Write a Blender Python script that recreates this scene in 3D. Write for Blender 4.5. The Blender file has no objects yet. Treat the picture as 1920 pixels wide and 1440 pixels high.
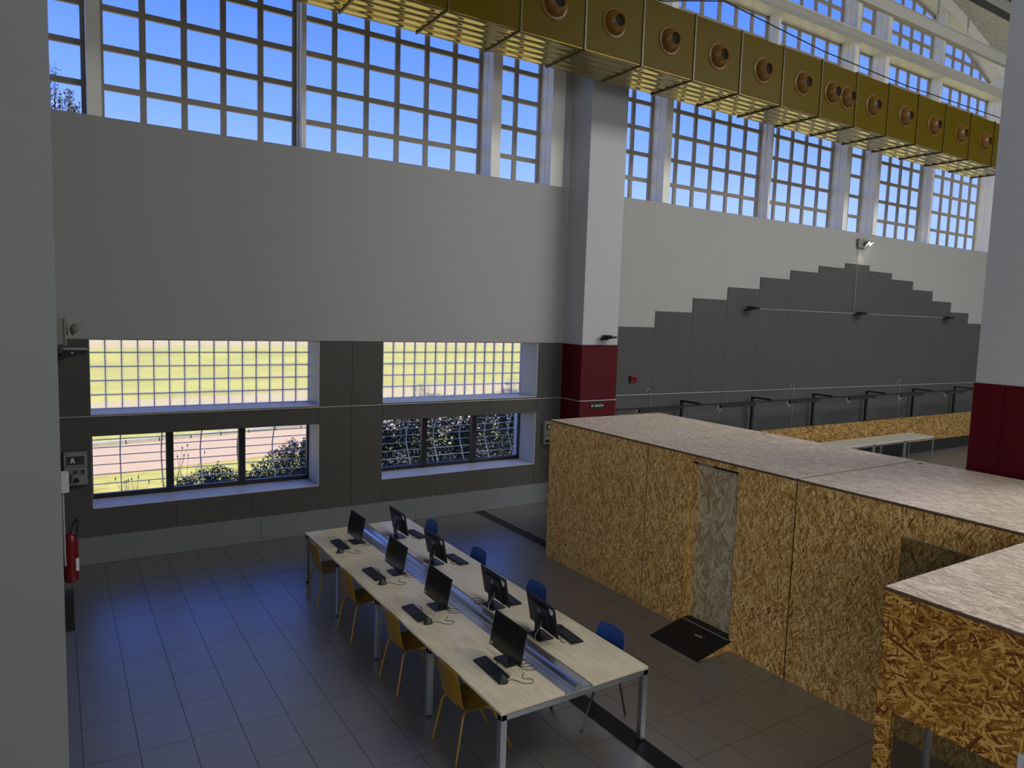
import bpy, bmesh, math, random
from mathutils import Vector, Matrix
random.seed(7)
R = math.radians
PI = math.pi
C = bpy.context.scene.collection
sc = bpy.context.scene

# ------------------------------------------------------------------ camera
cam_data = bpy.data.cameras.new('camera'); cam = bpy.data.objects.new('camera', cam_data); C.objects.link(cam)
ax_r = Vector((0.843, -0.537, 0.032)); ax_d = Vector((-0.024, -0.098, -0.995))
ax_r.normalize(); ax_d = (ax_d - ax_r * ax_d.dot(ax_r)).normalized(); ax_f = ax_r.cross(ax_d)
m = Matrix((ax_r, -ax_d, -ax_f)).transposed().to_4x4(); m.translation = (0, 0, 4.0)
cam.matrix_world = m
cam_data.sensor_width = 36; cam_data.sensor_fit = 'HORIZONTAL'; cam_data.lens = 36 * 1340.5 / 1920
cam_data.clip_start = 0.05; cam_data.clip_end = 800
sc.camera = cam

# ------------------------------------------------------------------ world, sun, added fill light of the hall, exposure
w = bpy.data.worlds.new('sky'); sc.world = w; w.use_nodes = True
nt = w.node_tree; nt.nodes.clear()
tc = nt.nodes.new('ShaderNodeTexCoord'); sp = nt.nodes.new('ShaderNodeSeparateXYZ')
rp = nt.nodes.new('ShaderNodeValToRGB'); bg = nt.nodes.new('ShaderNodeBackground'); ow = nt.nodes.new('ShaderNodeOutputWorld')
nt.links.new(tc.outputs['Generated'], sp.inputs[0]); nt.links.new(sp.outputs['Z'], rp.inputs[0])
nt.links.new(rp.outputs[0], bg.inputs[0]); nt.links.new(bg.outputs[0], ow.inputs[0])
els = [(0.0, (.58, .76, 1.35)), (.14, (.4, .58, 1.45)), (.24, (.22, .41, 1.4)), (.38, (.095, .25, 1.05)), (.55, (.06, .18, .85)), (1.0, (.035, .12, .6))]
cr = rp.color_ramp
cr.elements[0].position = els[0][0]; cr.elements[0].color = (*els[0][1], 1)
cr.elements[1].position = els[-1][0]; cr.elements[1].color = (*els[-1][1], 1)
for p_, c_ in els[1:-1]:
    e = cr.elements.new(p_); e.color = (*c_, 1)
bg.inputs[1].default_value = 1.0

sd = bpy.data.lights.new('sun', 'SUN'); sun = bpy.data.objects.new('sun', sd); C.objects.link(sun)
sd.energy = 7.8; sd.color = (1, .93, .82); sd.angle = R(0.6)
sun.rotation_euler = Vector((-.72, .16, -.62)).to_track_quat('-Z', 'Y').to_euler()

def area(name, loc, direction, sx, sy, power, color):
    d = bpy.data.lights.new(name, 'AREA'); o = bpy.data.objects.new(name, d); C.objects.link(o)
    d.shape = 'RECTANGLE'; d.size = sx; d.size_y = sy; d.energy = power; d.color = color
    o.location = loc; o.rotation_euler = Vector(direction).to_track_quat('-Z', 'Y').to_euler()
    return o
# added fill lights brightening the hall; its rear, side and roof have no openings
area('rear_fill_light', (17, -12.5, 8.6), (0, 1, -.12), 24, 4.2, 520, (.93, .96, 1))
area('side_fill_light', (-9.2, -6.5, 6.2), (1, .25, -.08), 11, 5, 900, (.93, .95, 1))
area('overhead_fill_light', (16, -1.5, 13.2), (0, .12, -1), 22, 5, 2900, (1, .97, .93))
sc.view_settings.view_transform = 'Standard'; sc.view_settings.look = 'None'
sc.view_settings.gamma = 1; sc.view_settings.use_curve_mapping = False
sc.view_settings.exposure = 0.25
try:
    sc.cycles.use_denoising = True
    sc.cycles.max_bounces = 8; sc.cycles.diffuse_bounces = 4; sc.cycles.glossy_bounces = 4
    sc.cycles.transmission_bounces = 6; sc.cycles.transparent_max_bounces = 12
    sc.cycles.sample_clamp_indirect = 4.0
except Exception:
    pass

# ------------------------------------------------------------------ materials
def new_mat(name):
    mt = bpy.data.materials.new(name); mt.use_nodes = True
    nt = mt.node_tree; b = nt.nodes['Principled BSDF']; return mt, nt, b
def setin(b, **k):
    for a, v in k.items():
        a = a.replace('_', ' ')
        if a in b.inputs: b.inputs[a].default_value = v
def mat(name, col, rough=.5, metal=0, spec=.5, var=0, vscale=3, bump=0, bscale=40, coat=0, stretch=None, emis=None, estr=0):
    mt, nt, b = new_mat(name)
    setin(b, Roughness=rough, Metallic=metal)
    b.inputs['Specular IOR Level'].default_value = spec
    b.inputs['Base Color'].default_value = (*col, 1)
    if coat: b.inputs['Coat Weight'].default_value = coat; b.inputs['Coat Roughness'].default_value = .12
    if emis: b.inputs['Emission Color'].default_value = (*emis, 1); b.inputs['Emission Strength'].default_value = estr
    if var or bump:
        uv = nt.nodes.new('ShaderNodeTexCoord'); mp = nt.nodes.new('ShaderNodeMapping')
        nt.links.new(uv.outputs['Object'], mp.inputs[0])
        if stretch: mp.inputs['Scale'].default_value = stretch
    if var:
        n = nt.nodes.new('ShaderNodeTexNoise'); n.inputs['Scale'].default_value = vscale; n.inputs['Detail'].default_value = 5
        nt.links.new(mp.outputs[0], n.inputs['Vector'])
        mx = nt.nodes.new('ShaderNodeMix'); mx.data_type = 'RGBA'
        mx.inputs['A'].default_value = (*[c * (1 - var) for c in col], 1)
        mx.inputs['B'].default_value = (*[min(1, c * (1 + var)) for c in col], 1)
        nt.links.new(n.outputs['Fac'], mx.inputs['Factor']); nt.links.new(mx.outputs['Result'], b.inputs['Base Color'])
    if bump:
        n2 = nt.nodes.new('ShaderNodeTexNoise'); n2.inputs['Scale'].default_value = bscale; n2.inputs['Detail'].default_value = 3
        nt.links.new(mp.outputs[0], n2.inputs['Vector'])
        bp = nt.nodes.new('ShaderNodeBump'); bp.inputs['Strength'].default_value = bump; bp.inputs['Distance'].default_value = .02
        nt.links.new(n2.outputs['Fac'], bp.inputs['Height']); nt.links.new(bp.outputs[0], b.inputs['Normal'])
    return mt

def osb(name, dark, mid, light, base_angle, spread, long=10.0, thin=62.0, rough=.42, layers=7):
    """oriented strand board: layers of long flakes, each layer at its own angle; the flake with the highest rank lies on top"""
    mt, nt, b = new_mat(name); N = nt.nodes.new; L = nt.links.new
    uv = N('ShaderNodeUVMap'); uv.uv_map = 'UVMap'
    wob = N('ShaderNodeTexNoise'); wob.inputs['Scale'].default_value = 14; L(uv.outputs[0], wob.inputs['Vector'])
    wm = N('ShaderNodeVectorMath'); wm.operation = 'MULTIPLY_ADD'; wm.inputs[1].default_value = (.02, .02, 0); L(wob.outputs['Color'], wm.inputs[0]); L(uv.outputs[0], wm.inputs[2])
    best = bval = None
    def math_(op, a, c=None):
        n_ = N('ShaderNodeMath'); n_.operation = op
        for i_, v_ in enumerate((a, c)):
            if v_ is None: continue
            if isinstance(v_, (int, float)): n_.inputs[i_].default_value = v_
            else: L(v_, n_.inputs[i_])
        return n_.outputs[0]
    for k in range(layers):
        t = (k + .5) / layers * 2 - 1; ang = -base_angle + spread * t * (abs(t) ** .4)
        mp = N('ShaderNodeMapping'); mp.vector_type = 'POINT'; f_ = (1, .72, 1.35, .85, 1.15, .65, 1.5)[k % 7]
        rt = N('ShaderNodeVectorRotate'); rt.rotation_type = 'Z_AXIS'; rt.inputs['Angle'].default_value = ang; L(wm.outputs[0], rt.inputs['Vector'])
        mp.inputs['Location'].default_value = (13.1 * k, 7.7 * k, 0); mp.inputs['Scale'].default_value = (long * f_, thin * f_, 1)
        L(rt.outputs[0], mp.inputs[0])
        v = N('ShaderNodeTexVoronoi'); v.voronoi_dimensions = '2D'; v.inputs['Scale'].default_value = 1; L(mp.outputs[0], v.inputs['Vector'])
        sp_ = N('ShaderNodeSeparateColor'); L(v.outputs['Color'], sp_.inputs[0])
        shade = math_('SUBTRACT', sp_.outputs[0], math_('MULTIPLY', v.outputs['Distance'], .16))
        if best is None: best, bval = sp_.outputs[1], shade
        else:
            g = math_('GREATER_THAN', sp_.outputs[1], best)
            mx = N('ShaderNodeMix'); mx.data_type = 'FLOAT'; L(g, mx.inputs['Factor']); L(bval, mx.inputs['A']); L(shade, mx.inputs['B'])
            bval = mx.outputs['Result']; best = math_('MAXIMUM', sp_.outputs[1], best)
    ramp = N('ShaderNodeValToRGB'); L(bval, ramp.inputs[0])
    c = ramp.color_ramp; c.elements[0].position = .0; c.elements[0].color = (*dark, 1); c.elements[1].position = .84; c.elements[1].color = (*light, 1)
    e = c.elements.new(.42); e.color = (*mid, 1)
    L(ramp.outputs[0], b.inputs['Base Color'])
    bp = N('ShaderNodeBump'); bp.inputs['Strength'].default_value = .25; bp.inputs['Distance'].default_value = .004
    L(bval, bp.inputs['Height']); L(bp.outputs[0], b.inputs['Normal'])
    setin(b, Roughness=rough)
    return mt

def glass_mat(name, tint=(.97, .99, 1), refl=.06, rough=.0):
    mt = bpy.data.materials.new(name); mt.use_nodes = True; nt = mt.node_tree; nt.nodes.clear()
    o = nt.nodes.new('ShaderNodeOutputMaterial'); t = nt.nodes.new('ShaderNodeBsdfTransparent'); g = nt.nodes.new('ShaderNodeBsdfGlossy')
    lw_ = nt.nodes.new('ShaderNodeLayerWeight'); pw = nt.nodes.new('ShaderNodeMath'); pw.operation = 'POWER'; pw.inputs[1].default_value = 4
    nt.links.new(lw_.outputs['Facing'], pw.inputs[0]); fr = nt.nodes.new('ShaderNodeMath'); fr.operation = 'MULTIPLY_ADD'; fr.inputs[1].default_value = .7; fr.inputs[2].default_value = .012
    nt.links.new(pw.outputs[0], fr.inputs[0])
    mx = nt.nodes.new('ShaderNodeMixShader'); t.inputs[0].default_value = (*tint, 1); g.inputs['Roughness'].default_value = rough
    nt.links.new(fr.outputs[0], mx.inputs[0]); nt.links.new(t.outputs[0], mx.inputs[1]); nt.links.new(g.outputs[0], mx.inputs[2]); nt.links.new(mx.outputs[0], o.inputs[0])
    return mt

def block_glass():
    mt = bpy.data.materials.new('glass_block_glass'); mt.use_nodes = True; nt = mt.node_tree; nt.nodes.clear(); N = nt.nodes.new; L = nt.links.new
    o = N('ShaderNodeOutputMaterial')
    refr = N('ShaderNodeBsdfRefraction'); refr.inputs['Roughness'].default_value = .17; refr.inputs['IOR'].default_value = 1.04; refr.inputs[0].default_value = (.93, .95, .88, 1)
    tl = N('ShaderNodeBsdfTranslucent'); tl.inputs[0].default_value = (.9, .92, .85, 1)
    gl = N('ShaderNodeBsdfGlossy'); gl.inputs['Roughness'].default_value = .15
    tcd = N('ShaderNodeTexCoord'); wv = N('ShaderNodeTexWave'); wv.wave_type = 'BANDS'; wv.bands_direction = 'X'; wv.inputs['Scale'].default_value = 14; wv.inputs['Distortion'].default_value = .6
    L(tcd.outputs['Object'], wv.inputs['Vector'])
    bp = N('ShaderNodeBump'); bp.inputs['Strength'].default_value = .5; bp.inputs['Distance'].default_value = .01; L(wv.outputs['Fac'], bp.inputs['Height'])
    L(bp.outputs[0], refr.inputs['Normal'])
    m1 = N('ShaderNodeMixShader'); m1.inputs[0].default_value = .16; L(refr.outputs[0], m1.inputs[1]); L(tl.outputs[0], m1.inputs[2])
    m2 = N('ShaderNodeMixShader'); m2.inputs[0].default_value = .05; L(m1.outputs[0], m2.inputs[1]); L(gl.outputs[0], m2.inputs[2]); L(m2.outputs[0], o.inputs[0])
    return mt

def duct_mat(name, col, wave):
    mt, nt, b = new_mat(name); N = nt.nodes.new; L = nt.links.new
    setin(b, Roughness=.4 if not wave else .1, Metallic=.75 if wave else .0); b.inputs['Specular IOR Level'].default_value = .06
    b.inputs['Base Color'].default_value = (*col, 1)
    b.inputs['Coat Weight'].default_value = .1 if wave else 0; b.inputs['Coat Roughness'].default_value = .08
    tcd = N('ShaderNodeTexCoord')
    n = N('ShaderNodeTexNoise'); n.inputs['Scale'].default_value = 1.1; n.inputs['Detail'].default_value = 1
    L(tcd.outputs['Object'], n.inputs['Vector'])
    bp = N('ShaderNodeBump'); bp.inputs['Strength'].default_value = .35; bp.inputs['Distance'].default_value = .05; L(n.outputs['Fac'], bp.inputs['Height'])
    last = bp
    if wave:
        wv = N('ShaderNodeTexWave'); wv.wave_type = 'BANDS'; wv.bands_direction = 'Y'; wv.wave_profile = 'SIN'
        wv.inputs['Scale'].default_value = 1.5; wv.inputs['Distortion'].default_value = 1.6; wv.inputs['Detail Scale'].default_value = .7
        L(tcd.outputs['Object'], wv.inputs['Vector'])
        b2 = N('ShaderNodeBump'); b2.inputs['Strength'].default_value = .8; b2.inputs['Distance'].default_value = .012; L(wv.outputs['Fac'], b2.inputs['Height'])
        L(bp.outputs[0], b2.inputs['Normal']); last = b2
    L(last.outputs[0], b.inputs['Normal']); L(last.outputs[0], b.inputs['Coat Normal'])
    return mt

def wood_mat(name, a, bcol, rough=.35):
    mt, nt, b = new_mat(name); N = nt.nodes.new; L = nt.links.new
    uv = N('ShaderNodeUVMap'); uv.uv_map = 'UVMap'; mp = N('ShaderNodeMapping'); mp.inputs['Scale'].default_value = (9, 1.1, 1)
    L(uv.outputs[0], mp.inputs[0])
    n = N('ShaderNodeTexNoise'); n.inputs['Scale'].default_value = 2.5; n.inputs['Detail'].default_value = 6; n.inputs['Distortion'].default_value = .6; L(mp.outputs[0], n.inputs['Vector'])
    n2 = N('ShaderNodeTexNoise'); n2.inputs['Scale'].default_value = 2.2; n2.inputs['Detail'].default_value = 2; L(uv.outputs[0], n2.inputs['Vector'])
    av = N('ShaderNodeMix'); av.data_type = 'FLOAT'; av.inputs['Factor'].default_value = .45; L(n.outputs['Fac'], av.inputs['A']); L(n2.outputs['Fac'], av.inputs['B'])
    r_ = N('ShaderNodeValToRGB'); L(av.outputs['Result'], r_.inputs[0])
    r_.color_ramp.elements[0].position = .35; r_.color_ramp.elements[0].color = (*a, 1); r_.color_ramp.elements[1].position = .65; r_.color_ramp.elements[1].color = (*bcol, 1)
    L(r_.outputs[0], b.inputs['Base Color']); setin(b, Roughness=rough)
    return mt

def leaf_mat(name, a, bcol):
    mt, nt, b = new_mat(name); N = nt.nodes.new; L = nt.links.new
    gi = N('ShaderNodeTexCoord'); n = N('ShaderNodeTexNoise'); n.inputs['Scale'].default_value = 6; L(gi.outputs['Object'], n.inputs['Vector'])
    mx = N('ShaderNodeMix'); mx.data_type = 'RGBA'; mx.inputs['A'].default_value = (*a, 1); mx.inputs['B'].default_value = (*bcol, 1)
    L(n.outputs['Fac'], mx.inputs['Factor']); L(mx.outputs['Result'], b.inputs['Base Color']); setin(b, Roughness=.5)
    return mt

M = {}
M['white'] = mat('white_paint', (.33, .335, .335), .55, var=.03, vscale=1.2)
M['white_pier'] = mat('shaded_white_paint', (.19, .195, .2), .5, var=.03, vscale=1.2)  # white paint darkened, the left wall's dimmer light put into its colour
M['white_col'] = mat('white_column_paint', (.42, .43, .46), .5, var=.02, vscale=1)
M['reveal'] = mat('white_reveal_paint', (.5, .51, .53), .45, var=.02)
M['frame_white'] = mat('white_frame_paint', (.86, .85, .8), .4)
M['grid'] = mat('glazing_bar_paint', (.32, .29, .23), .45)
M['grey'] = mat('grey_cladding', (.068, .067, .062), .5, var=.1, vscale=.9, spec=.35)
M['grey_r'] = mat('dark_grey_cladding', (.06, .064, .064), .5, var=.1, vscale=.7, spec=.35)
M['base'] = mat('grey_skirting', (.16, .17, .185), .45, var=.06)
M['tile'] = mat('grey_floor_tile', (.1, .097, .094), .34, var=.06, vscale=2.2, bump=.02, bscale=7)
M['tile'].node_tree.nodes['Principled BSDF'].inputs['IOR'].default_value = 3.8
M['grout'] = mat('dark_grout', (.04, .04, .045), .8)
M['strip'] = mat('black_floor_strip', (.005, .0055, .008), .35, spec=.3)
M['strip_lid'] = mat('floor_box_lid', (.03, .032, .04), .4, metal=.5)
M['red'] = mat('dark_red_paint', (.075, .0006, .006), .5, spec=.2)
M['osb'] = osb('osb_board', (.22, .085, .008), (.62, .34, .075), (.94, .69, .3), R(90), R(62), long=14, thin=105)
M['osb_door'] = osb('pale_osb_board', (.34, .25, .13), (.5, .4, .24), (.7, .61, .42), R(90), R(75), long=7, thin=34)
M['osb_booth'] = osb('orange_osb_board', (.15, .04, .003), (.4, .165, .017), (.75, .46, .12), R(-18), R(85), long=9.5, thin=72)
M['osb_top'] = osb('sheen_osb_top', (.42, .32, .24), (.6, .5, .41), (.86, .74, .62), R(90), R(50), thin=70, rough=.38)  # paler top boards: grazing window sheen put into the flake colours
M['osb_far'] = osb('dark_osb_board', (.1, .04, .005), (.26, .14, .03), (.46, .31, .11), R(0), R(70), long=9, thin=50)  # darker flake colours for the far partition
M['edge'] = mat('osb_board_edge', (.12, .07, .035), .7, var=.3, vscale=30)
M['desk'] = wood_mat('maple_laminate', (.6, .52, .36), (.78, .71, .54))
M['alu'] = mat('brushed_aluminium', (.52, .54, .6), .28, metal=.9, var=.05, vscale=8)
M['steel'] = mat('grey_steel', (.36, .37, .39), .35, metal=.5)
M['black'] = mat('black_plastic', (.012, .012, .014), .42)
M['screen'] = mat('black_screen', (.006, .006, .008), .16, spec=.6)
M['key'] = mat('dark_keys', (.02, .022, .028), .5)
M['cable'] = mat('black_cable', (.01, .01, .01), .5)
M['cable_w'] = mat('grey_cable', (.4, .4, .4), .5)
M['sticker'] = mat('white_sticker', (.7, .7, .7), .6)
M['emblem'] = mat('grey_emblem', (.4, .4, .42), .3, metal=.5)
M['yellow'] = mat('mustard_plastic', (.25, .14, .004), .4)
M['yellow_leg'] = mat('mustard_legs', (.3, .19, .02), .35)
M['blue'] = mat('blue_plastic', (.018, .07, .3), .4)
M['dark_leg'] = mat('dark_chair_legs', (.02, .022, .035), .35)
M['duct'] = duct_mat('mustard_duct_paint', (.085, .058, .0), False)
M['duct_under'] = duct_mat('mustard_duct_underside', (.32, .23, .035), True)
M['nozzle'] = mat('orange_nozzle_paint', (.13, .06, .004), .4, coat=.1, spec=.3)
M['hole'] = mat('nozzle_dark_inside', (.004, .004, .004), .9)
M['flange'] = mat('duct_flange', (.06, .038, .002), .35)
M['beam'] = mat('grey_beam_paint', (.45, .45, .42), .5)
M['beam_dark'] = mat('dark_beam_paint', (.1, .1, .1), .5)
M['vault'] = mat('sprayed_vault', (.8, .74, .52), .95, var=.6, vscale=16, bump=1, bscale=20)
M['metal_dark'] = mat('black_metal', (.008, .008, .009), .45)
M['ribbon_frame'] = mat('black_window_frame', (.012, .014, .02), .4)
M['grille'] = mat('white_grille', (.75, .75, .75), .4)
M['glass'] = glass_mat('window_glass')
M['glass_dark'] = glass_mat('tinted_glass', (.84, .85, .85))
M['blockglass'] = block_glass()
def rim_mat():
    mt = bpy.data.materials.new('glass_block_rim'); mt.use_nodes = True; nt = mt.node_tree; nt.nodes.clear()
    o = nt.nodes.new('ShaderNodeOutputMaterial'); a = nt.nodes.new('ShaderNodeBsdfTranslucent'); a.inputs[0].default_value = (.95, .95, .95, 1)
    t = nt.nodes.new('ShaderNodeBsdfTransparent'); mx = nt.nodes.new('ShaderNodeMixShader'); mx.inputs[0].default_value = .5
    nt.links.new(a.outputs[0], mx.inputs[1]); nt.links.new(t.outputs[0], mx.inputs[2]); nt.links.new(mx.outputs[0], o.inputs[0]); return mt
M['blockrim'] = rim_mat()
M['dirt'] = mat('pale_dirt', (.55, .45, .25), .95, var=.2, vscale=.3)
M['soil'] = mat('dark_soil', (.06, .05, .045), .95, var=.3, vscale=12)
M['mortar'] = mat('glass_block_joint', (.36, .37, .46), .6)
M['grass'] = mat('grass', (.42, .38, .1), .9, var=.5, vscale=2.5, bump=.6, bscale=20)
M['field'] = mat('dry_field', (.5, .46, .1), .95, var=.45, vscale=.22)
M['road'] = mat('asphalt_road', (.5, .355, .24), .9, var=.08, vscale=1)
M['kerb'] = mat('stone_kerb', (.42, .4, .35), .9, var=.3, vscale=8)
M['leaf'] = leaf_mat('shrub_leaf', (.05, .085, .035), (.12, .15, .09))
M['leaf2'] = leaf_mat('hedge_leaf', (.03, .055, .018), (.08, .12, .04))
M['leaf3'] = leaf_mat('tree_leaf', (.02, .035, .02), (.05, .07, .04))
M['leaf4'] = leaf_mat('sunlit_leaf', (.25, .3, .03), (.4, .42, .08))
M['bark'] = mat('bark', (.08, .06, .045), .9)
M['box_grey'] = mat('grey_box_plastic', (.22, .22, .2), .5)
M['box_dark'] = mat('dark_window_plastic', (.04, .045, .045), .2)
M['white_plastic'] = mat('white_plastic', (.6, .6, .6), .4)
M['lamp_off'] = mat('grey_lamp_glass', (.35, .38, .4), .2)
M['lamp_on'] = mat('lit_lamp', (1, 1, 1), .4, emis=(1, .97, .9), estr=14)
M['ext'] = mat('extinguisher_red', (.15, .002, .004), .25)
M['sign'] = mat('dark_green_sign', (.004, .012, .006), .4)
M['signtext'] = mat('pale_green_lettering', (.5, .62, .5), .5)
M['conduit'] = mat('grey_conduit', (.3, .3, .3), .4)
M['white_table'] = mat('white_table_top', (.5, .5, .46), .4)
M['roofing'] = mat('roof_outer', (.4, .4, .4), .8)

# ------------------------------------------------------------------ mesh helpers
class MB:
    def __init__(s): s.v = []; s.f = []; s.mi = []
    def add(s, vs, fs, mi=0):
        n = len(s.v); s.v += [tuple(p) for p in vs]; s.f += [tuple(i + n for i in f) for f in fs]; s.mi += [mi] * len(fs); return s
    def box(s, x0, x1, y0, y1, z0, z1, mi=0):
        vs = [(x, y, z) for z in (z0, z1) for y in (y0, y1) for x in (x0, x1)]
        return s.add(vs, [(0, 2, 3, 1), (4, 5, 7, 6), (0, 1, 5, 4), (2, 6, 7, 3), (0, 4, 6, 2), (1, 3, 7, 5)], mi)
    def obox(s, c, u, v, w_, mi=0):
        """box centred at c with half-axis vectors"""
        c = Vector(c); u = Vector(u); v = Vector(v); w_ = Vector(w_)
        vs = [c + a * u + b * v + d * w_ for d in (-1, 1) for b in (-1, 1) for a in (-1, 1)]
        return s.add(vs, [(0, 2, 3, 1), (4, 5, 7, 6), (0, 1, 5, 4), (2, 6, 7, 3), (0, 4, 6, 2), (1, 3, 7, 5)], mi)
    def prism(s, pts, fn, a, b, mi=0):
        """polygon pts swept from a to b; fn(p, t) -> 3d"""
        n = len(pts); vs = [fn(p, a) for p in pts] + [fn(p, b) for p in pts]
        fs = [tuple(range(n))[::-1], tuple(range(n, 2 * n))] + [(i, (i + 1) % n, n + (i + 1) % n, n + i) for i in range(n)]
        return s.add(vs, fs, mi)
    def tube(s, pts, r, n=8, mi=0, cap=True):
        pts = [Vector(p) for p in pts]; vs = []; fs = []
        rs = r if isinstance(r, (list, tuple)) else [r] * len(pts)
        up = None
        for i, p in enumerate(pts):
            t = (pts[min(i + 1, len(pts) - 1)] - pts[max(i - 1, 0)]).normalized()
            if up is None: up = Vector((0, 0, 1)) if abs(t.z) < .9 else Vector((1, 0, 0))
            a = t.cross(up)
            if a.length < 1e-4: a = t.cross(Vector((0, 1, 0)))
            a.normalize(); b = a.cross(t).normalized(); up = b
            for k in range(n):
                q = 2 * PI * k / n; vs.append(p + rs[i] * (math.cos(q) * a + math.sin(q) * b))
        for i in range(len(pts) - 1):
            for k in range(n): fs.append((i * n + k, i * n + (k + 1) % n, (i + 1) * n + (k + 1) % n, (i + 1) * n + k))
        if cap: fs += [tuple(range(n))[::-1], tuple(range((len(pts) - 1) * n, len(pts) * n))]
        return s.add(vs, fs, mi)
    def lathe(s, prof, c, axis=(0, 0, 1), n=20, mi=0):
        """prof: list of (r, h) along axis"""
        c = Vector(c); ax = Vector(axis).normalized(); u = ax.orthogonal().normalized(); v = ax.cross(u); vs = []; fs = []
        for r, h in prof:
            for k in range(n):
                q = 2 * PI * k / n; vs.append(c + ax * h + max(r, 1e-4) * (math.cos(q) * u + math.sin(q) * v))
        for i in range(len(prof) - 1):
            for k in range(n): fs.append((i * n + k, i * n + (k + 1) % n, (i + 1) * n + (k + 1) % n, (i + 1) * n + k))
        fs += [tuple(range(n))[::-1], tuple(range((len(prof) - 1) * n, len(prof) * n))]
        return s.add(vs, fs, mi)
    def build(s, name, mats, parent=None, smooth=False, bevel=0, recalc=True, loc=None):
        me = bpy.data.meshes.new(name); me.from_pydata(s.v, [], s.f)
        if not isinstance(mats, (list, tuple)): mats = [mats]
        for mm in mats: me.materials.append(mm)
        me.polygons.foreach_set('material_index', s.mi)
        if recalc:
            bm = bmesh.new(); bm.from_mesh(me); bmesh.ops.recalc_face_normals(bm, faces=bm.faces); bm.to_mesh(me); bm.free()
            uvl = me.uv_layers.new(name='UVMap')
            for p in me.polygons:
                nx, ny, nz = abs(p.normal.x), abs(p.normal.y), abs(p.normal.z)
                for li in p.loop_indices:
                    co = me.vertices[me.loops[li].vertex_index].co
                    uvl.data[li].uv = (co.x, co.y) if nz >= nx and nz >= ny else ((co.y, co.z) if nx >= ny else (co.x, co.z))
        if smooth: me.polygons.foreach_set('use_smooth', [True] * len(me.polygons))
        o = bpy.data.objects.new(name, me); C.objects.link(o)
        if parent: o.parent = parent
        if loc: o.location = loc
        if bevel:
            bv = o.modifiers.new('bevel', 'BEVEL'); bv.width = bevel; bv.segments = 2; bv.limit_method = 'ANGLE'
        if smooth and bevel == 0:
            es = o.modifiers.new('split', 'EDGE_SPLIT'); es.split_angle = R(40)
        return o

def thing(name, label, cat, loc=(0, 0, 0), rz=0, group=None):
    o = bpy.data.objects.new(name, None); C.objects.link(o); o.location = loc; o.rotation_euler = (0, 0, rz)
    o.empty_display_size = .1
    return tag(o, label, cat, group)
def tag(o, label=None, cat=None, group=None, kind=None):
    if label: o['label'] = label
    if cat: o['category'] = cat
    if group: o['group'] = group
    if kind: o['kind'] = kind
    return o
def children(o): return [c for c in CH.get(o.name, [])]
def dup(root, loc, rz, label, group=None):
    def cp(o, parent):
        c = o.copy(); C.objects.link(c); c.parent = parent
        for ch in [x for x in ALL if x.parent == o]: cp(ch, c)
        return c
    ALL = list(C.objects); r_ = cp(root, None); r_.location = loc; r_.rotation_euler = (0, 0, rz); r_['label'] = label
    if group: r_['group'] = group
    return r_
def text_mesh(name, body, size, mtl, mw, parent=None, shear=0, extrude=.002, cx='CENTER'):
    cu = bpy.data.curves.new(name, 'FONT'); cu.body = body; cu.size = size; cu.extrude = extrude; cu.align_x = cx; cu.align_y = 'CENTER'; cu.shear = shear
    o = bpy.data.objects.new(name, cu); C.objects.link(o)
    dg = bpy.context.evaluated_depsgraph_get(); me = bpy.data.meshes.new_from_object(o.evaluated_get(dg)); bpy.data.objects.remove(o)
    me.name = name; me.materials.clear(); me.materials.append(mtl)
    o = bpy.data.objects.new(name, me); C.objects.link(o)
    if parent: o.parent = parent
    o.matrix_local = mw
    return o

YW = 12.36            # inner face of the window wall
YB = 12.96            # plane of the glass blocks and ribbon windows
YG = 12.79            # plane of the high glazing
SILL = 6.70
CONS = [(-.16, 'left'), (19.69, 'right')]
def arch(x, cx, zt=14.2, rad=18.0): return zt - (rad - math.sqrt(max(0, rad * rad - (x - cx) ** 2)))

# ------------------------------------------------------------------ floor
floor = MB().box(-9.6, 30.4, -14, 12.98, -.3, -.006).build('floor', M['grout']); tag(floor, kind='structure')
tw, tl_, gx0, gy0 = .432, .645, .12, 7.48
x_idx = list(range(-1, 16)); y_idx = list(range(-7, 8))
tile_mesh = None
rest = MB()
for i in x_idx:
    for j in y_idx:
        x0 = gx0 + i * tw; y0 = gy0 + j * tl_; x1 = x0 + tw; y1 = y0 + tl_
        if y1 > 12.37: y1 = 12.36
        full = abs((y1 - y0) - tl_) < 1e-6
        if not full:
            MB().box(.0025, tw - .0025, .0025, y1 - y0, -.006, 0).build('tile', M['tile'], floor, loc=(x0, y0, 0)); continue
        if tile_mesh is None:
            o = MB().box(.0025, tw - .0025, .0025, tl_ - .0025, -.006, 0).build('tile', M['tile'], floor, loc=(x0, y0, 0)); tile_mesh = o.data
        else:
            o = bpy.data.objects.new('tile', tile_mesh); C.objects.link(o); o.parent = floor; o.location = (x0, y0, 0)
X1 = gx0 + 16 * tw
i = 0
x = X1
while x < 30:
    y = gy0 + 7 * tl_
    while y > -13.5:
        rest.box(x + .0025, x + tw - .0025, y + .0025, min(y + tl_ - .0025, 12.36), -.006, 0); y -= tl_
    x += tw
x = gx0 - tw
while x < X1:
    y = gy0 - 8 * tl_
    while y > -13.5:
        rest.box(x + .0025, x + tw - .0025, y + .0025, y + tl_ - .0025, -.006, 0); y -= tl_
    x += tw
o = rest.build('tile', M['tile'], floor); o['kind'] = 'stuff'
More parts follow.
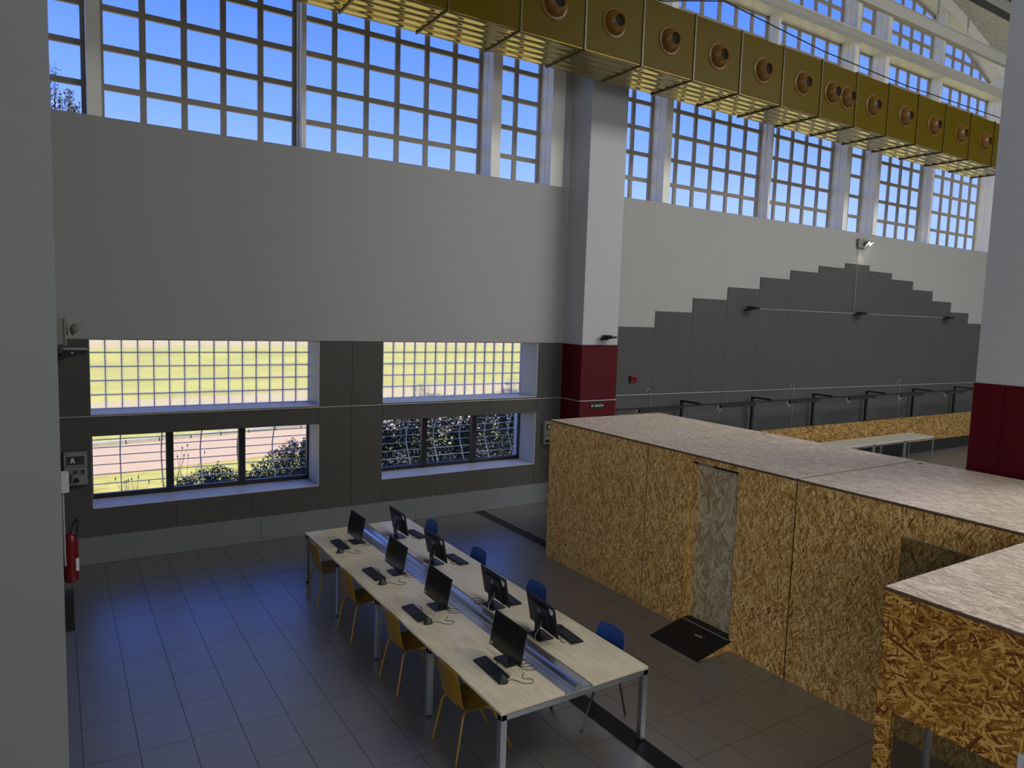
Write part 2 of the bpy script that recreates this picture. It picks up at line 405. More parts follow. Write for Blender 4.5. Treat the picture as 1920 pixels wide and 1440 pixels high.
# black inlay strips with floor boxes
st = MB().box(7.1, 7.32, 9.0, 12.33, 0, .003).build('floor_channel', M['strip'])
tag(st, 'black floor channel strip running from the window wall to the wooden cabins', 'floor channel')
for k in range(3): MB().box(7.13, 7.29, 9.86 + k * .17, 10.0 + k * .17, .003, .006).build('lid', M['strip_lid'], st)
st = MB().box(4.45, 4.67, 0, 5.9, 0, .003).build('floor_channel', M['strip'])
tag(st, 'black floor channel strip emerging under the near end of the desk', 'floor channel')

# ------------------------------------------------------------------ window wall
wall = MB()
G = .018
yc = YW + G
ops = [(.43, 3.90), (5.10, 8.55)]
wall.box(-9.6, .43, yc, 13.06, 0, SILL).box(3.90, 5.10, yc, 13.06, 0, SILL).box(8.55, 30.4, yc, 13.06, 0, SILL)
for a, b in ops:
    wall.box(a, b, yc, 13.06, 0, .87).box(a, b, yc, 13.06, 1.975, 2.31).box(a, b, yc, 13.06, 3.435, SILL)
wall = wall.build('wall_back', M['white']); tag(wall, kind='structure')
# white plaster skin above the cladding keeps one flush plane
MB().box(-9.6, 9.2, YW, yc, 3.45, SILL).build('plaster', M['white'], wall)
# reveals: sill boards and jambs in lighter paint
for a, b in ops:
    MB().box(a, b, YW, YB, .86, .872).build('sill', M['reveal'], wall)
    MB().box(a, b, YW, YB, 2.30, 2.312).build('sill', M['reveal'], wall)
    MB().box(b - .006, b + .004, YW, YB, .872, 1.975).build('jamb', M['reveal'], wall)
    MB().box(b - .006, b + .004, YW, YB, 2.312, 3.435).build('jamb', M['reveal'], wall)
# grey cladding panels, left bay
def panel(x0, x1, z0, z1, mt=M['grey']):
    MB().box(x0 + .003, x1 - .003, YW, yc - .002, z0 + .003, z1 - .003).build('panel', mt, wall)
for x0, x1 in ((-.6, .425), (3.905, 4.5), (4.5, 5.095), (8.555, 9.2)): panel(x0, x1, .43, 3.45)
for a, b in ops:
    d = (b - a) / 3
    for k in range(3):
        panel(a + k * d, a + k * d + d, .43, .862); panel(a + k * d, a + k * d + d, 1.975, 2.302)
# stepped cladding, right bay
tops = [3.83, 4.21, 4.56, 4.885, 5.2, 5.45, 5.645, 5.80, 5.645, 5.465, 5.21, 4.90, 4.57, 4.225, 3.85, 3.85, 3.85]
xs = [10.15] + [11.855 + k * 1.2135 for k in range(17)]
for k in range(len(tops)):
    if xs[k + 1] < 30.3:
        panel(xs[k], xs[k + 1], .43, tops[k], M['grey_r'])
# plaster above the steps stays recessed behind the panels (core face)
bb = MB().box(-9.6, 9.2, YW - .02, YW, 0, .43).box(10.15, 30.3, YW - .02, YW, 0, .43)
base = tag(bpy.data.objects.new('baseboard_back', None), kind='structure'); C.objects.link(base)
sx = [0.02, 2.9, 5.8, 9.2, 10.15, 12.9, 15.8, 18.7, 21.6, 24.5, 27.4, 30.3]
for a, b in zip(sx[:-1], sx[1:]):
    if a == 9.2: continue
    MB().box(a + .002, b - .002, YW - .022, YW, .004, .43).build('board', M['base'], base)

# ---- high glazed lunettes
def bar_clip(mb, x0, x1, z0, z1, y0, y1, cx):
    """rectangle cut by the arch"""
    f = lambda x: arch(x, cx) - .02
    if min(f(x0), f(x1)) >= z1: mb.box(x0, x1, y0, y1, z0, z1); return True
    if max(f(x0), f(x1)) <= z0: return False
    pts = [(x0, z0)] if f(x0) > z0 else []
    n = 6; top = []
    for k in range(n + 1):
        x = x0 + (x1 - x0) * k / n; z = min(z1, f(x))
        if z > z0: top.append((x, z))
    if len(top) < 2: return False
    poly = [(top[0][0], z0)] + [(p[0], p[1]) for p in top] + [(top[-1][0], z0)]
    mb.prism(poly, lambda p, t: (p[0], t, p[1]), y0, y1); return True
def opening(name, x0, x1, z0, z1, ncol, rows, cx, flip=False, vis=True):
    """rows: bar centre heights; columns of .6 m measured from the right edge"""
    root = bpy.data.objects.new(name, None); C.objects.link(root); root['kind'] = 'structure'; root.location = ((x0 + x1) / 2, YG, z0)
    off = Vector((-(x0 + x1) / 2, -YG, -z0))
    mb = MB(); bw = .045
    cols = []
    w_ = (x1 - x0) / ncol
    for k in range(1, ncol): cols.append(x0 + k * w_)
    y0, y1 = YG, YG + .06
    bar_clip(mb, x0, x0 + .06, z0, z1, y0, y1, cx); bar_clip(mb, x1 - .06, x1, z0, z1, y0, y1, cx)
    for x in cols: bar_clip(mb, x - bw, x + bw, z0, z1, y0 + .002, y1 - .002, cx)
    for r_ in rows: bar_clip(mb, x0, x1, r_ - .043, r_ + .043, y0 - .004, y1 - .004, cx)
    if z1 < 12: mb.box(x0, x1, y0, y1, z1 - .05, z1)
    else:
        n = 16
        for k in range(n):
            a = x0 + (x1 - x0) * k / n; b = x0 + (x1 - x0) * (k + 1) / n
            za, zb = arch(a, cx), arch(b, cx)
            mb.prism([(a, max(z0, za - .07)), (b, max(z0, zb - .07)), (b, max(z0 + .01, zb)), (a, max(z0 + .01, za))], lambda p, t: (p[0], t, p[1]), y0, y1)
    o = mb.build('glazing_grid', M['grid'], root); o.location = off
    xe = [x0 + .06] + cols + [x1 - .06]; ze = [z0] + list(rows) + [min(z1, 14.2)]
    for i in range(len(xe) - 1):
        for j in range(len(ze) - 1):
            a = xe[i] + (bw if i else 0) ; b = xe[i + 1] - (bw if i < len(xe) - 2 else 0)
            za = ze[j] + (.043 if j else 0); zb = ze[j + 1] - (.043 if j < len(ze) - 2 else .05)
            pm = MB()
            if zb > za and bar_clip(pm, a, b, za, zb, YG + .028, YG + .034, cx):
                o = pm.build('pane', M['glass'], root); o.location = off
rows_lo = [7.24 + .577 * k for k in range(8)]
rows_hi = [12.785 + .39 * k for k in range(4)]
wn = 0
specs = [(-9.0, -7.8, 2), (-7.6, -4.0, 6), (-3.92, -1.0, 5), (-.8, .48, 2), (.66, 3.60, 5), (3.68, 7.27, 6), (7.48, 8.70, 2)]
specsR = [(10.68, 11.88, 2), (12.09, 15.70, 6), (15.78, 18.84, 5), (19.04, 20.34, 2), (20.53, 23.56, 5), (23.66, 27.30, 6), (27.49, 28.69, 2)]
for (cx, nm), sp_ in zip(CONS, (specs, specsR)):
    for x0, x1, nc in sp_:
        if x1 < 0: continue
        wn += 1; opening('window_%d' % wn, x0, x1, SILL - .05, 11.87, nc, rows_lo, cx)
    if nm == 'right':
        for x0, x1, nc in sp_:
            if max(arch(x0, cx), arch(x1, cx)) > 12.5:
                wn += 1; opening('window_%d' % wn, x0, x1, 12.17, 99, nc, rows_hi[:], cx)
# posts between the openings, transom and arch band
for (cx, nm), sp_ in zip(CONS, (specs, specsR)):
    edges = [cx - 9.18] + [v for s_ in sp_ for v in s_[:2]] + [cx + 9.18]
    for k in range(0, len(edges), 2):
        a, b = edges[k], edges[k + 1]; thin = (b - a) < .12
        y0 = YW + (.1 if thin else 0); top = max(12.0, min(arch(a, cx), arch(b, cx)) + .1)
        if b < -.2: continue
        if thin: MB().box(a, b, y0, YG + .06, SILL, top).box(a - .02, b + .02, y0 + .16, y0 + .2, SILL, 11.88).build('window_post', M['frame_white'], wall)
        else: MB().box(a, b, y0, y0 + .2, SILL, top).box(a + .01, b - .01, y0 + .2, y0 + .225, SILL, top).box(a, b, y0 + .225, YG + .06, SILL, top).build('window_post', M['frame_white'], wall)
    MB().box(cx - 9.17, cx + 9.17, YW - .005, YG + .065, 11.9, 12.17).box(cx - 9.16, cx + 9.16, YW - .02, YW - .005, 11.95, 12.12).box(cx - 9.165, cx + 9.165, YW + .02, YG - .02, 11.87, 11.9).build('transom', M['frame_white'], wall)
    ab = MB(); n = 40
    for k in range(n):
        a = cx - 9.3 + 18.6 * k / n; b = cx - 9.3 + 18.6 * (k + 1) / n
        ab.prism([(a, arch(a, cx)), (b, arch(b, cx)), (b, arch(b, cx) + .6), (a, arch(a, cx) + .6)], lambda p, t: (p[0], t, p[1]), YW, YG + .1)
    ab.build('arch_band', M['frame_white'], wall)
MB().box(-9.6, -9.3, YW, 13.0, SILL, 15).box(9.03, 10.5, yc, 13.06, SILL, 15).box(28.87, 30.4, YW, 13.0, SILL, 15).build('pier', M['white'], wall)
MB().box(9.03, 9.2, YW, yc, SILL, 12).build('pier_face', M['white_col'], wall)

# ---- ceiling vaults
for k, (cx, nm) in enumerate(CONS):
    vb = MB(); n = 48
    for i in range(n):
        a = cx - 9.3 + 18.6 * i / n; b = cx - 9.3 + 18.6 * (i + 1) / n
        za, zb = arch(a, cx, 14.55), arch(b, cx, 14.55)
        vb.prism([(a, za), (b, zb), (b, zb + .25), (a, za + .25)], lambda p, t: (p[0], t, p[1]), -14, 12.9)
    o = vb.build('ceiling', M['vault']); tag(o, kind='structure')
o = MB().box(9.1, 10.42, -14, 12.9, 11.95, 15.4).box(-9.7, -9.3, -14, 12.9, 11.9, 15.4).box(28.95, 30.4, -14, 12.9, 11.9, 15.4).build('trim_1', M['white']); tag(o, kind='structure')
o = MB().box(-9.7, 30.5, -14.2, -14, -.3, 15.4).build('wall_rear', M['white']); tag(o, kind='structure')
o = MB().box(30.4, 30.6, -14, 13, -.3, 15.4).build('wall_right', M['white']); tag(o, kind='structure')
o = MB().box(-9.8, -9.6, -14, 13, -.3, 15.4).build('wall_outer_left', M['white']); tag(o, kind='structure')
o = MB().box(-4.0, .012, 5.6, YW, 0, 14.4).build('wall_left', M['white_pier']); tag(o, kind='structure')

# ---- columns
col = thing('column', 'white wall column with dark red lower part between the two window bays', 'column', (9.675, 12.03, 0))
oc = (-9.675, -12.03, 0)
MB().box(9.2, 10.15, 11.70, YW + G, 3.44, 12.0).build('shaft', M['white_col'], col, loc=oc)
MB().box(9.19, 10.16, 11.69, YW + G, 0, 3.44).build('red_base', M['red'], col, loc=oc)
col = thing('column', 'white pillar with dark red lower part, cut by the right edge behind the wooden cabins', 'column', (10, 3.65, 0))
oc = (-10, -3.65, 0)
MB().box(9.4, 10.6, 3.0, 4.25, 3.37, 13.5).build('shaft', M['white_col'], col, loc=oc)
MB().box(9.39, 10.61, 2.99, 3.915, 0, 3.37).box(9.39, 10.61, 3.92, 4.26, 0, 3.37).build('red_base', M['red'], col, loc=oc)

# ---- glass block windows
gb = 0
for a, b in ops:
    gb += 1
    root = bpy.data.objects.new('window_%d' % (wn + gb), None); C.objects.link(root); root['kind'] = 'structure'
    root.location = (a, YB, 2.312)
    nb = 15; p = (b - a) / nb; hz = (3.435 - 2.312) / 5
    j = MB()
    for k in range(nb + 1): j.box(max(0, k * p - .006), min(b - a, k * p + .006), .02, .07, 0, hz * 5)
    for k in range(6): j.box(0, b - a, .02, .07, max(0, k * hz - .006), min(5 * hz, k * hz + .006))
    j.build('joint', M['mortar'], root)
    bm_ = MB(); c_ = .02
    x0, x1, z0, z1 = .007, p - .007, .007, hz - .007
    vs = [(x0, .02, z0), (x1, .02, z0), (x1, .02, z1), (x0, .02, z1), (x0 + c_, .0, z0 + c_), (x1 - c_, .0, z0 + c_), (x1 - c_, .0, z1 - c_), (x0 + c_, .0, z1 - c_)]
    bm_.add(vs, [(0, 1, 5, 4), (1, 2, 6, 5), (2, 3, 7, 6), (3, 0, 4, 7), (4, 5, 6, 7)])
    bm_.mi = [1, 1, 1, 1, 0]; first = bm_.build('glass_block', [M['blockglass'], M['blockrim']], root)
    for i in range(nb):
        for jx in range(5):
            if i == 0 and jx == 0: continue
            o = bpy.data.objects.new('glass_block', first.data); C.objects.link(o); o.parent = root; o.location = (i * p, 0, jx * hz)
# ---- ribbon windows
for a, b in ops:
    gb += 1
    root = bpy.data.objects.new('window_%d' % (wn + gb), None); C.objects.link(root); root['kind'] = 'structure'
    root.location = (a, YB, .872)
    W_, H_ = b - a, 1.1
    f_ = MB().box(0, W_, -.01, .06, 0, .075).box(0, W_, -.01, .06, H_ - .04, H_).box(0, .03, -.01, .06, 0, H_).box(W_ - .035, W_, -.01, .06, 0, H_)
    m1, m2 = 1.14, 2.29
    f_.box(m1 - .055, m1 + .055, -.03, .07, 0, H_).box(m2 - .055, m2 + .055, -.03, .07, 0, H_)
    f_.build('window_frame', M['ribbon_frame'], root)
    for u, v in ((.03, m1 - .055), (m1 + .055, m2 - .055), (m2 + .055, W_ - .035)):
        MB().box(u, v, .02, .026, .075, H_ - .04).build('pane', M['glass'], root)
    # white bulging grille bolted outside
    g = thing('window_grille', 'white bulging bar grille outside the %s ribbon window' % ('left' if a < 1 else 'right'), 'grille', (a, YB + .14, .8))
    def belly(z):  # pot-bellied bars
        t = z / 1.25; return .03 + .26 * math.exp(-((t - .52) / .32) ** 2)
    nbv = 6
    for k in range(nbv):
        x = -.18 + k * .62 + (.0 if a < 1 else .5)
        if x < -.1 or x > W_ + .1: continue
        MB().tube([(x, belly(z) if z > .2 else .03 + (belly(.2) - .03) * max(0, (z - .1)) / .1, z) for z in [.0, .1, .2, .3, .45, .6, .75, .9, 1.05, 1.25]], .011, 6).build('upright', M['grille'], g, smooth=True)
    for k in range(8):
        z = .1 + k * .145
        MB().tube([(-.2, belly(z), z), (W_ + .2, belly(z), z)], .008, 6).build('crossbar', M['grille'], g, smooth=True)
    MB().box(W_ + .1, W_ + .14, .0, .25, -.1, 1.3).build('side_plate', M['grille'], g)

# ------------------------------------------------------------------ outside
gr = MB().box(-150, 250, 13.06, 300, -.5, -.02).build('ground', M['field']); tag(gr, kind='structure'); gr.name = 'ground'
def strip(name, off0, off1, z, mt, label, cat, kind=None):
    d = Vector((1, .2, 0)).normalized(); n = Vector((-d.y, d.x, 0)); o0 = Vector((0, 0, 0))
    P = lambda s_, t: d * s_ + Vector((0, t, 0))
    mb = MB(); a0, a1 = P(-90, off0), P(160, off0); b1, b0 = P(160, off1), P(-90, off1)
    mb.prism([(a0.x, a0.y), (a1.x, a1.y), (b1.x, b1.y), (b0.x, b0.y)], lambda p, t: (p[0], p[1], t), -.3, z)
    o = mb.build(name, mt); tag(o, kind='structure'); return o
MB_g = MB().box(-60, 120, 13.06, 20, -.3, -.01).build('lawn', M['grass']); tag(MB_g, kind='structure')
strip('road', 18.6, 22.4, .012, M['road'], '', '')
strip('verge', 22.9, 25.5, .03, M['grass'], '', '')
strip('dirt_path', 28.5, 33.5, 0, M['dirt'], '', '')
strip('far_field', 75, 260, 0, M['dirt'], '', '')
kb = tag(bpy.data.objects.new('kerb', None), kind='structure'); C.objects.link(kb)
for k in range(40):
    d = Vector((1, .2, 0)).normalized(); c_ = d * (-6 + k * .9) + Vector((0, 22.62, .03))
    MB().obox(c_, d * .43, Vector((-d.y, d.x, 0)) * .1, (0, 0, .07)).build('kerbstone', M['kerb'], kb)

def leaves(n, pos_fn, size, rnd):
    vs, fs = [], []
    for k in range(n):
        p = pos_fn(); u = Vector((rnd.gauss(0, 1), rnd.gauss(0, 1), rnd.gauss(0, 1))).normalized(); v = u.orthogonal().normalized()
        s_ = size * rnd.uniform(.6, 1.4); b0 = len(vs)
        vs += [p - u * s_, p + v * s_ * .45, p + u * s_, p - v * s_ * .45]; fs.append((b0, b0 + 1, b0 + 2, b0 + 3))
    return vs, fs
def bush(loc, rx, ry, h, n, size, mt, label, seed, group=None, low=0.0):
    rnd = random.Random(seed)
    t = thing('shrub', label, 'shrub', loc, 0, group)
    stems = MB(); tips = []
    for k in range(26):
        a = rnd.uniform(0, 2 * PI); q = math.sqrt(rnd.random()); tip = Vector((rx * q * math.cos(a), ry * q * math.sin(a), h * rnd.uniform(.75, 1.15) * (1 - .55 * q * q)))
        midp = tip * .5 + Vector((rnd.uniform(-.1, .1), rnd.uniform(-.1, .1), .05)); stems.tube([(tip.x * .25, tip.y * .25, 0), midp, tip], [.012, .008, .004], 5); tips.append(tip)
    stems.build('stem', M['bark'], t)
    def pos():
        if rnd.random() < .3:
            tp = rnd.choice(tips); f = rnd.uniform(.5, 1.02); return Vector((tp.x * (.25 + .75 * f), tp.y * (.25 + .75 * f), tp.z * f)) + Vector((rnd.gauss(0, .03), rnd.gauss(0, .03), rnd.gauss(0, .03)))
        a = rnd.uniform(0, 2 * PI); q = math.sqrt(rnd.random()); zz = h * (1 - .6 * q * q) * rnd.uniform(.02, 1) ** .6
        return Vector((rx * q * math.cos(a), ry * q * math.sin(a), zz))
    vs, fs = leaves(n, pos, size, rnd); mb = MB(); mb.add(vs, fs); o = mb.build('foliage', mt, t, recalc=False); o['kind'] = 'stuff'
    return t
bush((2.65, 15.2, 0), .9, .5, .78, 5000, .028, M['leaf'], 'low grey-green shrub seen through the middle pane of the left ribbon window', 1)
bush((4.25, 15.0, 0), 1.05, .7, 1.2, 9000, .028, M['leaf'], 'taller grey-green shrub seen through the right pane of the left ribbon window', 2)
bush((6.0, 16.6, 0), 1.2, .7, 1.9, 3800, .05, M['leaf2'], 'dark leafy shrub seen through the left pane of the right ribbon window', 3)
bush((8.0, 16.4, 0), 1.4, .8, 2.0, 7000, .05, M['leaf2'], 'dark dense shrub seen through the middle pane of the right ribbon window', 4)
bush((10.2, 16.2, 0), 1.5, .9, 2.05, 9500, .05, M['leaf2'], 'darkest dense shrub seen through the right pane of the right ribbon window', 5)
bush((6.3, 15.2, 0), .6, .3, .35, 2500, .035, M['leaf4'], 'small yellow-green plant low in the left pane of the right ribbon window', 6)
tag(MB().box(6.6, 16, 13.07, 19.2, -.2, 0).box(4.9, 6.6, 13.07, 14.6, -.2, 0).build('planting_bed', M['soil']), kind='structure')
# grass tufts in the foreground
def tuft(loc, n, h, label, seed):
    rnd = random.Random(seed); mb = MB()
    for k in range(n):
        a = rnd.uniform(0, 2 * PI); sp_ = rnd.uniform(.02, .35) * h; x, y = rnd.uniform(-.12, .12), rnd.uniform(-.1, .1); hh = h * rnd.uniform(.5, 1)
        mb.tube([(x, y, 0), (x + sp_ * .3 * math.cos(a), y + sp_ * .3 * math.sin(a), hh * .6), (x + sp_ * math.cos(a), y + sp_ * math.sin(a), hh)], [.006, .004, .002], 4)
        if hh > .8 * h: mb.lathe([(.002, 0), (.012, .03), (.002, .07)], (x + sp_ * math.cos(a), y + sp_ * math.sin(a), hh), n=5)
    o = mb.build('grass_tuft', M['leaf'], loc=loc); tag(o, label, 'grass tuft')
tuft((1.1, 14.9, 0), 12, .72, 'sparse tall weed stalks outside the left pane of the left ribbon window', 11)
tuft((1.95, 14.6, 0), 10, 1.35, 'tall seed stalks beside the frame in the left ribbon window', 12)
# young trees whose tips show above the sill
def tree(loc, h, tips, label, seed, leafn, spread):
    rnd = random.Random(seed); t = thing('tree', label, 'tree', loc)
    mb = MB(); mb.tube([(0, 0, 0), (.05, 0, h * .5), (0, .05, h * .8)], [.09, .06, .03], 7); br = []
    for k in range(tips):
        a = rnd.uniform(0, 2 * PI); rr = rnd.uniform(.1, spread); end = Vector((rr * math.cos(a), rr * math.sin(a) * .6, h * rnd.uniform(.86, 1.0)))
        st_ = Vector((0, .03, h * rnd.uniform(.55, .8))); md = st_.lerp(end, .5) + Vector((rr * .2 * math.cos(a), 0, -.05)); mb.tube([st_, md, end], [.02, .012, .004], 5); br.append((st_, md, end))
    mb.build('trunk', M['bark'], t, smooth=True)
    def pos():
        s0, md, e0 = rnd.choice(br); f = rnd.uniform(0, 1) ** .6; p = md.lerp(e0, f); return p + Vector((rnd.gauss(0, .045), rnd.gauss(0, .045), rnd.gauss(0, .03)))
    vs, fs = leaves(leafn, pos, .035, rnd); m2 = MB(); m2.add(vs, fs); o = m2.build('foliage', M['leaf3'], t, recalc=False); o['kind'] = 'stuff'
tree((.35, 18, 0), 8.4, 16, 'feathery tree tips above the sill at the far left high window', 21, 1500, .5)
tree((-.05, 18.2, 0), 8.9, 8, 'thin taller tree tip half hidden by the left wall', 22, 500, .25)

# ------------------------------------------------------------------ conduits
def conduit(name, pts, r_, label):
    o = MB().tube(pts, r_, 8).build(name, M['conduit'], smooth=True); return tag(o, label, 'conduit')
yq = YW - .012
conduit('conduit', [(.02, yq, 2.285), (9.19, yq, 2.265), ], .011, 'thin grey conduit along the left grey cladding under the glass blocks')
conduit('conduit', [(9.18, YW, 2.265), (9.178, 11.678, 2.265), (10.17, 11.678, 2.265)], .011, 'thin grey conduit wrapping the red column above the exit sign')
conduit('conduit', [(10.17, yq, 2.26), (28, yq, 2.17)], .011, 'long thin grey conduit low on the stepped grey cladding')
conduit('conduit', [(14.9, yq, 4.375), (24.9, yq, 4.375)], .011, 'thin grey conduit joining the three black floodlights')
conduit('conduit', [(19.68, yq, 6.3), (19.68, yq, 5.8), (19.68, yq - .01, 4.42)], .008, 'thin cable dropping from the lit emergency lamp to the middle floodlight')
for i_, x in enumerate((11.8, 17.15, 22.48)):
    conduit('conduit', [(x, yq, 1.25 if i_ else 1.9), (x, yq, 2.25), (x - .02, yq - .01, 2.36), (x - .1, yq - .01, 2.38), (x - .16, yq, 2.3), (x - .16, yq, 2.24)], .008, 'looped cable drop at the %s position on the low conduit' % ('left', 'middle', 'right')[i_])

# ------------------------------------------------------------------ duct
YD0, YD1, ZD0, ZD1, P = 10.0, 11.1, 8.51, 9.68, 1.29
duct = thing('air_duct', 'long mustard-yellow rectangular air duct with round nozzles under the ceiling', 'air duct', (12, 10.5, 8.5))
od = (-12, -10.5, -8.5)
fx = [10.23 + P * k for k in range(-7, 11)]
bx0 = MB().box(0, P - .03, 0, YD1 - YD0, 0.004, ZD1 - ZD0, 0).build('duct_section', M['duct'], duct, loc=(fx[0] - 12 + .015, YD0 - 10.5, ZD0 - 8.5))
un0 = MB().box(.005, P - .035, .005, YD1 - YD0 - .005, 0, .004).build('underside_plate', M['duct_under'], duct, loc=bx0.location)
fl0 = MB()
for (a, b, c, d) in ((-.02, -.0, -.02, ZD1 - ZD0 + .02), (YD1 - YD0, YD1 - YD0 + .02, -.02, ZD1 - ZD0 + .02), (-.02, YD1 - YD0 + .02, -.02, 0), (-.02, YD1 - YD0 + .02, ZD1 - ZD0, ZD1 - ZD0 + .02)):
    fl0.box(-.016, .016, a, b, c, d)
fl0 = fl0.build('flange', M['flange'], duct, loc=(fx[0] - 12, YD0 - 10.5, ZD0 - 8.5))
for k, x in enumerate(fx[1:]):
    for src, dx in ((bx0, .015), (un0, .015), (fl0, 0)):
        if k == len(fx) - 2 and src is not fl0: continue
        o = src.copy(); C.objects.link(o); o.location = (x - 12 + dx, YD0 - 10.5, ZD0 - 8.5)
nz0 = None
for x in (3.15, 4.44, 5.72, 7.0, 8.27, 9.59, 10.88, 12.18, 13.47, 14.5, 15.06, 16.06, 17.43, 18.73, 20.05, 21.33, 22.6):
    if nz0 is None:
        nz0 = MB().lathe([(.26, 0), (.26, .012), (.235, .02), (.215, .02), (.205, .05), (.18, .1), (.14, .145), (.105, .165), (.1, .14), (.1, .05)], (0, 0, 0), (0, -1, 0), 28).build('nozzle', M['nozzle'], duct, smooth=True)
        nh = MB().lathe([(.1, .118), (.1, .12)], (0, 0, 0), (0, -1, 0), 20).build('nozzle_mouth', M['hole'], nz0)
        nb_ = MB()
        for k in range(6):
            q = k * PI / 3 + .3; nb_.lathe([(.012, 0), (.01, .03)], (.222 * math.cos(q), 0, .222 * math.sin(q)), (0, -1, 0), 6)
        nb_ = nb_.build('nozzle_screws', M['nozzle'], nz0); nb_['kind'] = 'stuff'; n1 = nz0
    else:
        n1 = nz0.copy(); C.objects.link(n1)
        for s_ in (nh, nb_):
            h = s_.copy(); C.objects.link(h); h.parent = n1
    n1.location = (x - 12, YD0 - 10.5, 9.08 - 8.5)
# ceiling beams, rods, wire
bm1 = thing('tie_beam', 'pale grey horizontal tie beam crossing in front of the arched window', 'beam', (19.7, 11.0, 12.1))
MB().box(-9.2, 9.2, -.06, .06, .13, .15).box(-9.2, 9.2, -.06, .06, -.17, -.15).box(-9.2, 9.2, -.045, -.035, -.15, .13).build('beam_body', M['beam'], bm1)
for k, x in enumerate((20.37, 21.98)):
    o = MB().tube([(0, 0, 0), (0, 0, .28)], .012, 8).tube([(0, 0, .62), (0, 0, 2.2)], .012, 8).box(-.035, -.02, -.012, .012, .26, .64).box(.02, .035, -.012, .012, .26, .64).box(-.035, .035, -.012, .012, .25, .28).box(-.035, .035, -.012, .012, .62, .65)
    o = o.build('hanger_rod', M['beam'], loc=(x, 11.0, 12.25)); tag(o, 'steel hanger rod with turnbuckle above the tie beam, %s of the two' % ('left', 'right')[k], 'rod')
o = MB().box(9.0, 29.0, 7.9, 8.1, 10.79, 11.04).box(9.0, 29.0, 7.82, 8.18, 11.04, 11.06).build('ceiling_beam', M['beam_dark']); tag(o, 'dark horizontal ceiling beam at the top right corner of the view', 'beam')
o = MB().tube([(8.5, 10.5, 9.98), (9.84, 10.5, 10.0), (10.6, 10.5, 10.2), (11.51, 10.5, 10.42), (14.82, 10.5, 10.17), (18.26, 10.5, 10.08), (23.5, 10.5, 10.14)], .012, 6).build('suspension_wire', M['cable'], smooth=True)
tag(o, 'thin black wire strung above the yellow duct', 'wire')

# ------------------------------------------------------------------ wall devices
def floodlight(loc, rz, label, sc_=1.0, group=None):
    t = thing('floodlight', label, 'floodlight', loc, rz)
    MB().box(-.02, .02, -.16 * sc_, 0, -.05, -.03).box(-.06, .06, -.012, 0, -.07, .0).build('bracket', M['metal_dark'], t)
    c = Vector((0, -.2 * sc_, .0)); u = Vector((.15 * sc_, 0, 0)); v = Vector((0, -.11 * sc_, .012)); n = Vector((0, .004, .022))
    MB().obox(c, u, v, n).box(-.13 * sc_, .13 * sc_, -.2 * sc_, -.05 * sc_, .02, .05).build('housing', M['metal_dark'], t, bevel=.004)
    return t
floodlight((9.72, 11.695, 3.6), R(25), 'small black floodlight on the white part of the column above the red base', .9)
floodlight((15.0, YW - .003, 4.375), R(20), 'black floodlight at the left end of the conduit on the stepped cladding', 1)
floodlight((19.8, YW - .003, 4.375), R(20), 'black floodlight in the middle of the conduit under the cladding peak', 1)
floodlight((24.8, YW - .003, 4.375), R(20), 'black floodlight at the right end of the conduit on the stepped cladding', 1)
t = thing('floodlight', 'black floodlight below the unlit emergency lamp on the left wall', 'floodlight', (.012, 8.45, 3.47))
MB().box(0, .02, -.06, .06, -.08, .06).box(.02, .12, -.012, .012, -.02, .005).build('bracket', M['metal_dark'], t)
MB().prism([(.06, .05), (.26, .05), (.245, .0), (.17, -.005), (.08, -.03), (.03, -.06), (.03, -.02)], lambda p, q: (p[0], q, p[1]), -.12, .12).build('housing', M['metal_dark'], t, bevel=.004)
MB().box(.055, .265, -.125, .125, .05, .056).build('lamp_lens', M['lamp_off'], t)
MB().lathe([(.012, 0), (.012, .01)], (.13, -.12, .02), (0, -1, 0), 10).build('bolt', M['alu'], t)
t = thing('emergency_light', 'unlit twin-head emergency lamp on the left wall edge', 'emergency light', (.012, 8.5, 3.7))
MB().box(0, .065, -.16, .16, -.13, .12).build('housing', M['box_grey'], t, bevel=.006)
MB().box(.065, .085, -.17, .17, -.14, .13).build('face_plate', M['box_grey'], t, bevel=.004)
for s_ in (-.08, .08):
    h = MB().lathe([(.06, 0), (.055, .01), (.03, .05), (.01, .06)], (.1, s_, .02), (-1, 0, 0), 14).lathe([(.075, 0), (.07, .004), (.068, .02), (.05, .05), (.015, .07)], (.185, s_, .01), (-.75, 0, .66), 18).build('lamp_head', M['box_grey'], t, smooth=True)
t = thing('emergency_light', 'lit twin-head emergency lamp above the peak of the stepped cladding', 'emergency light', (19.8, YW - .003, 6.4))
MB().box(-.2, .2, -.07, 0, -.13, .13).build('housing', M['box_grey'], t, bevel=.01)
for s_ in (.06, .24):
    h = MB().lathe([(.02, -.04), (.075, -.02), (.085, .035), (.08, .04)], (s_, -.14, .02), (.5, -.62, -.6), 16).build('lamp_head', M['box_grey'], t, smooth=True)
    MB().lathe([(.07, .042), (.06, .05)], (s_, -.14, .02), (.5, -.62, -.6), 16).build('lens', M['lamp_on'], h)
ld = bpy.data.lights.new('emergency_lamp_light', 'SPOT'); lo = bpy.data.objects.new('emergency_lamp_light', ld); C.objects.link(lo)
ld.energy = 6; ld.color = (1, .85, .6); ld.spot_size = R(70); ld.spot_blend = .8; ld.shadow_soft_size = .06
lo.location = (19.85, YW - .28, 6.3); lo.rotation_euler = Vector((0, .42, -.9)).to_track_quat('-Z', 'Y').to_euler()

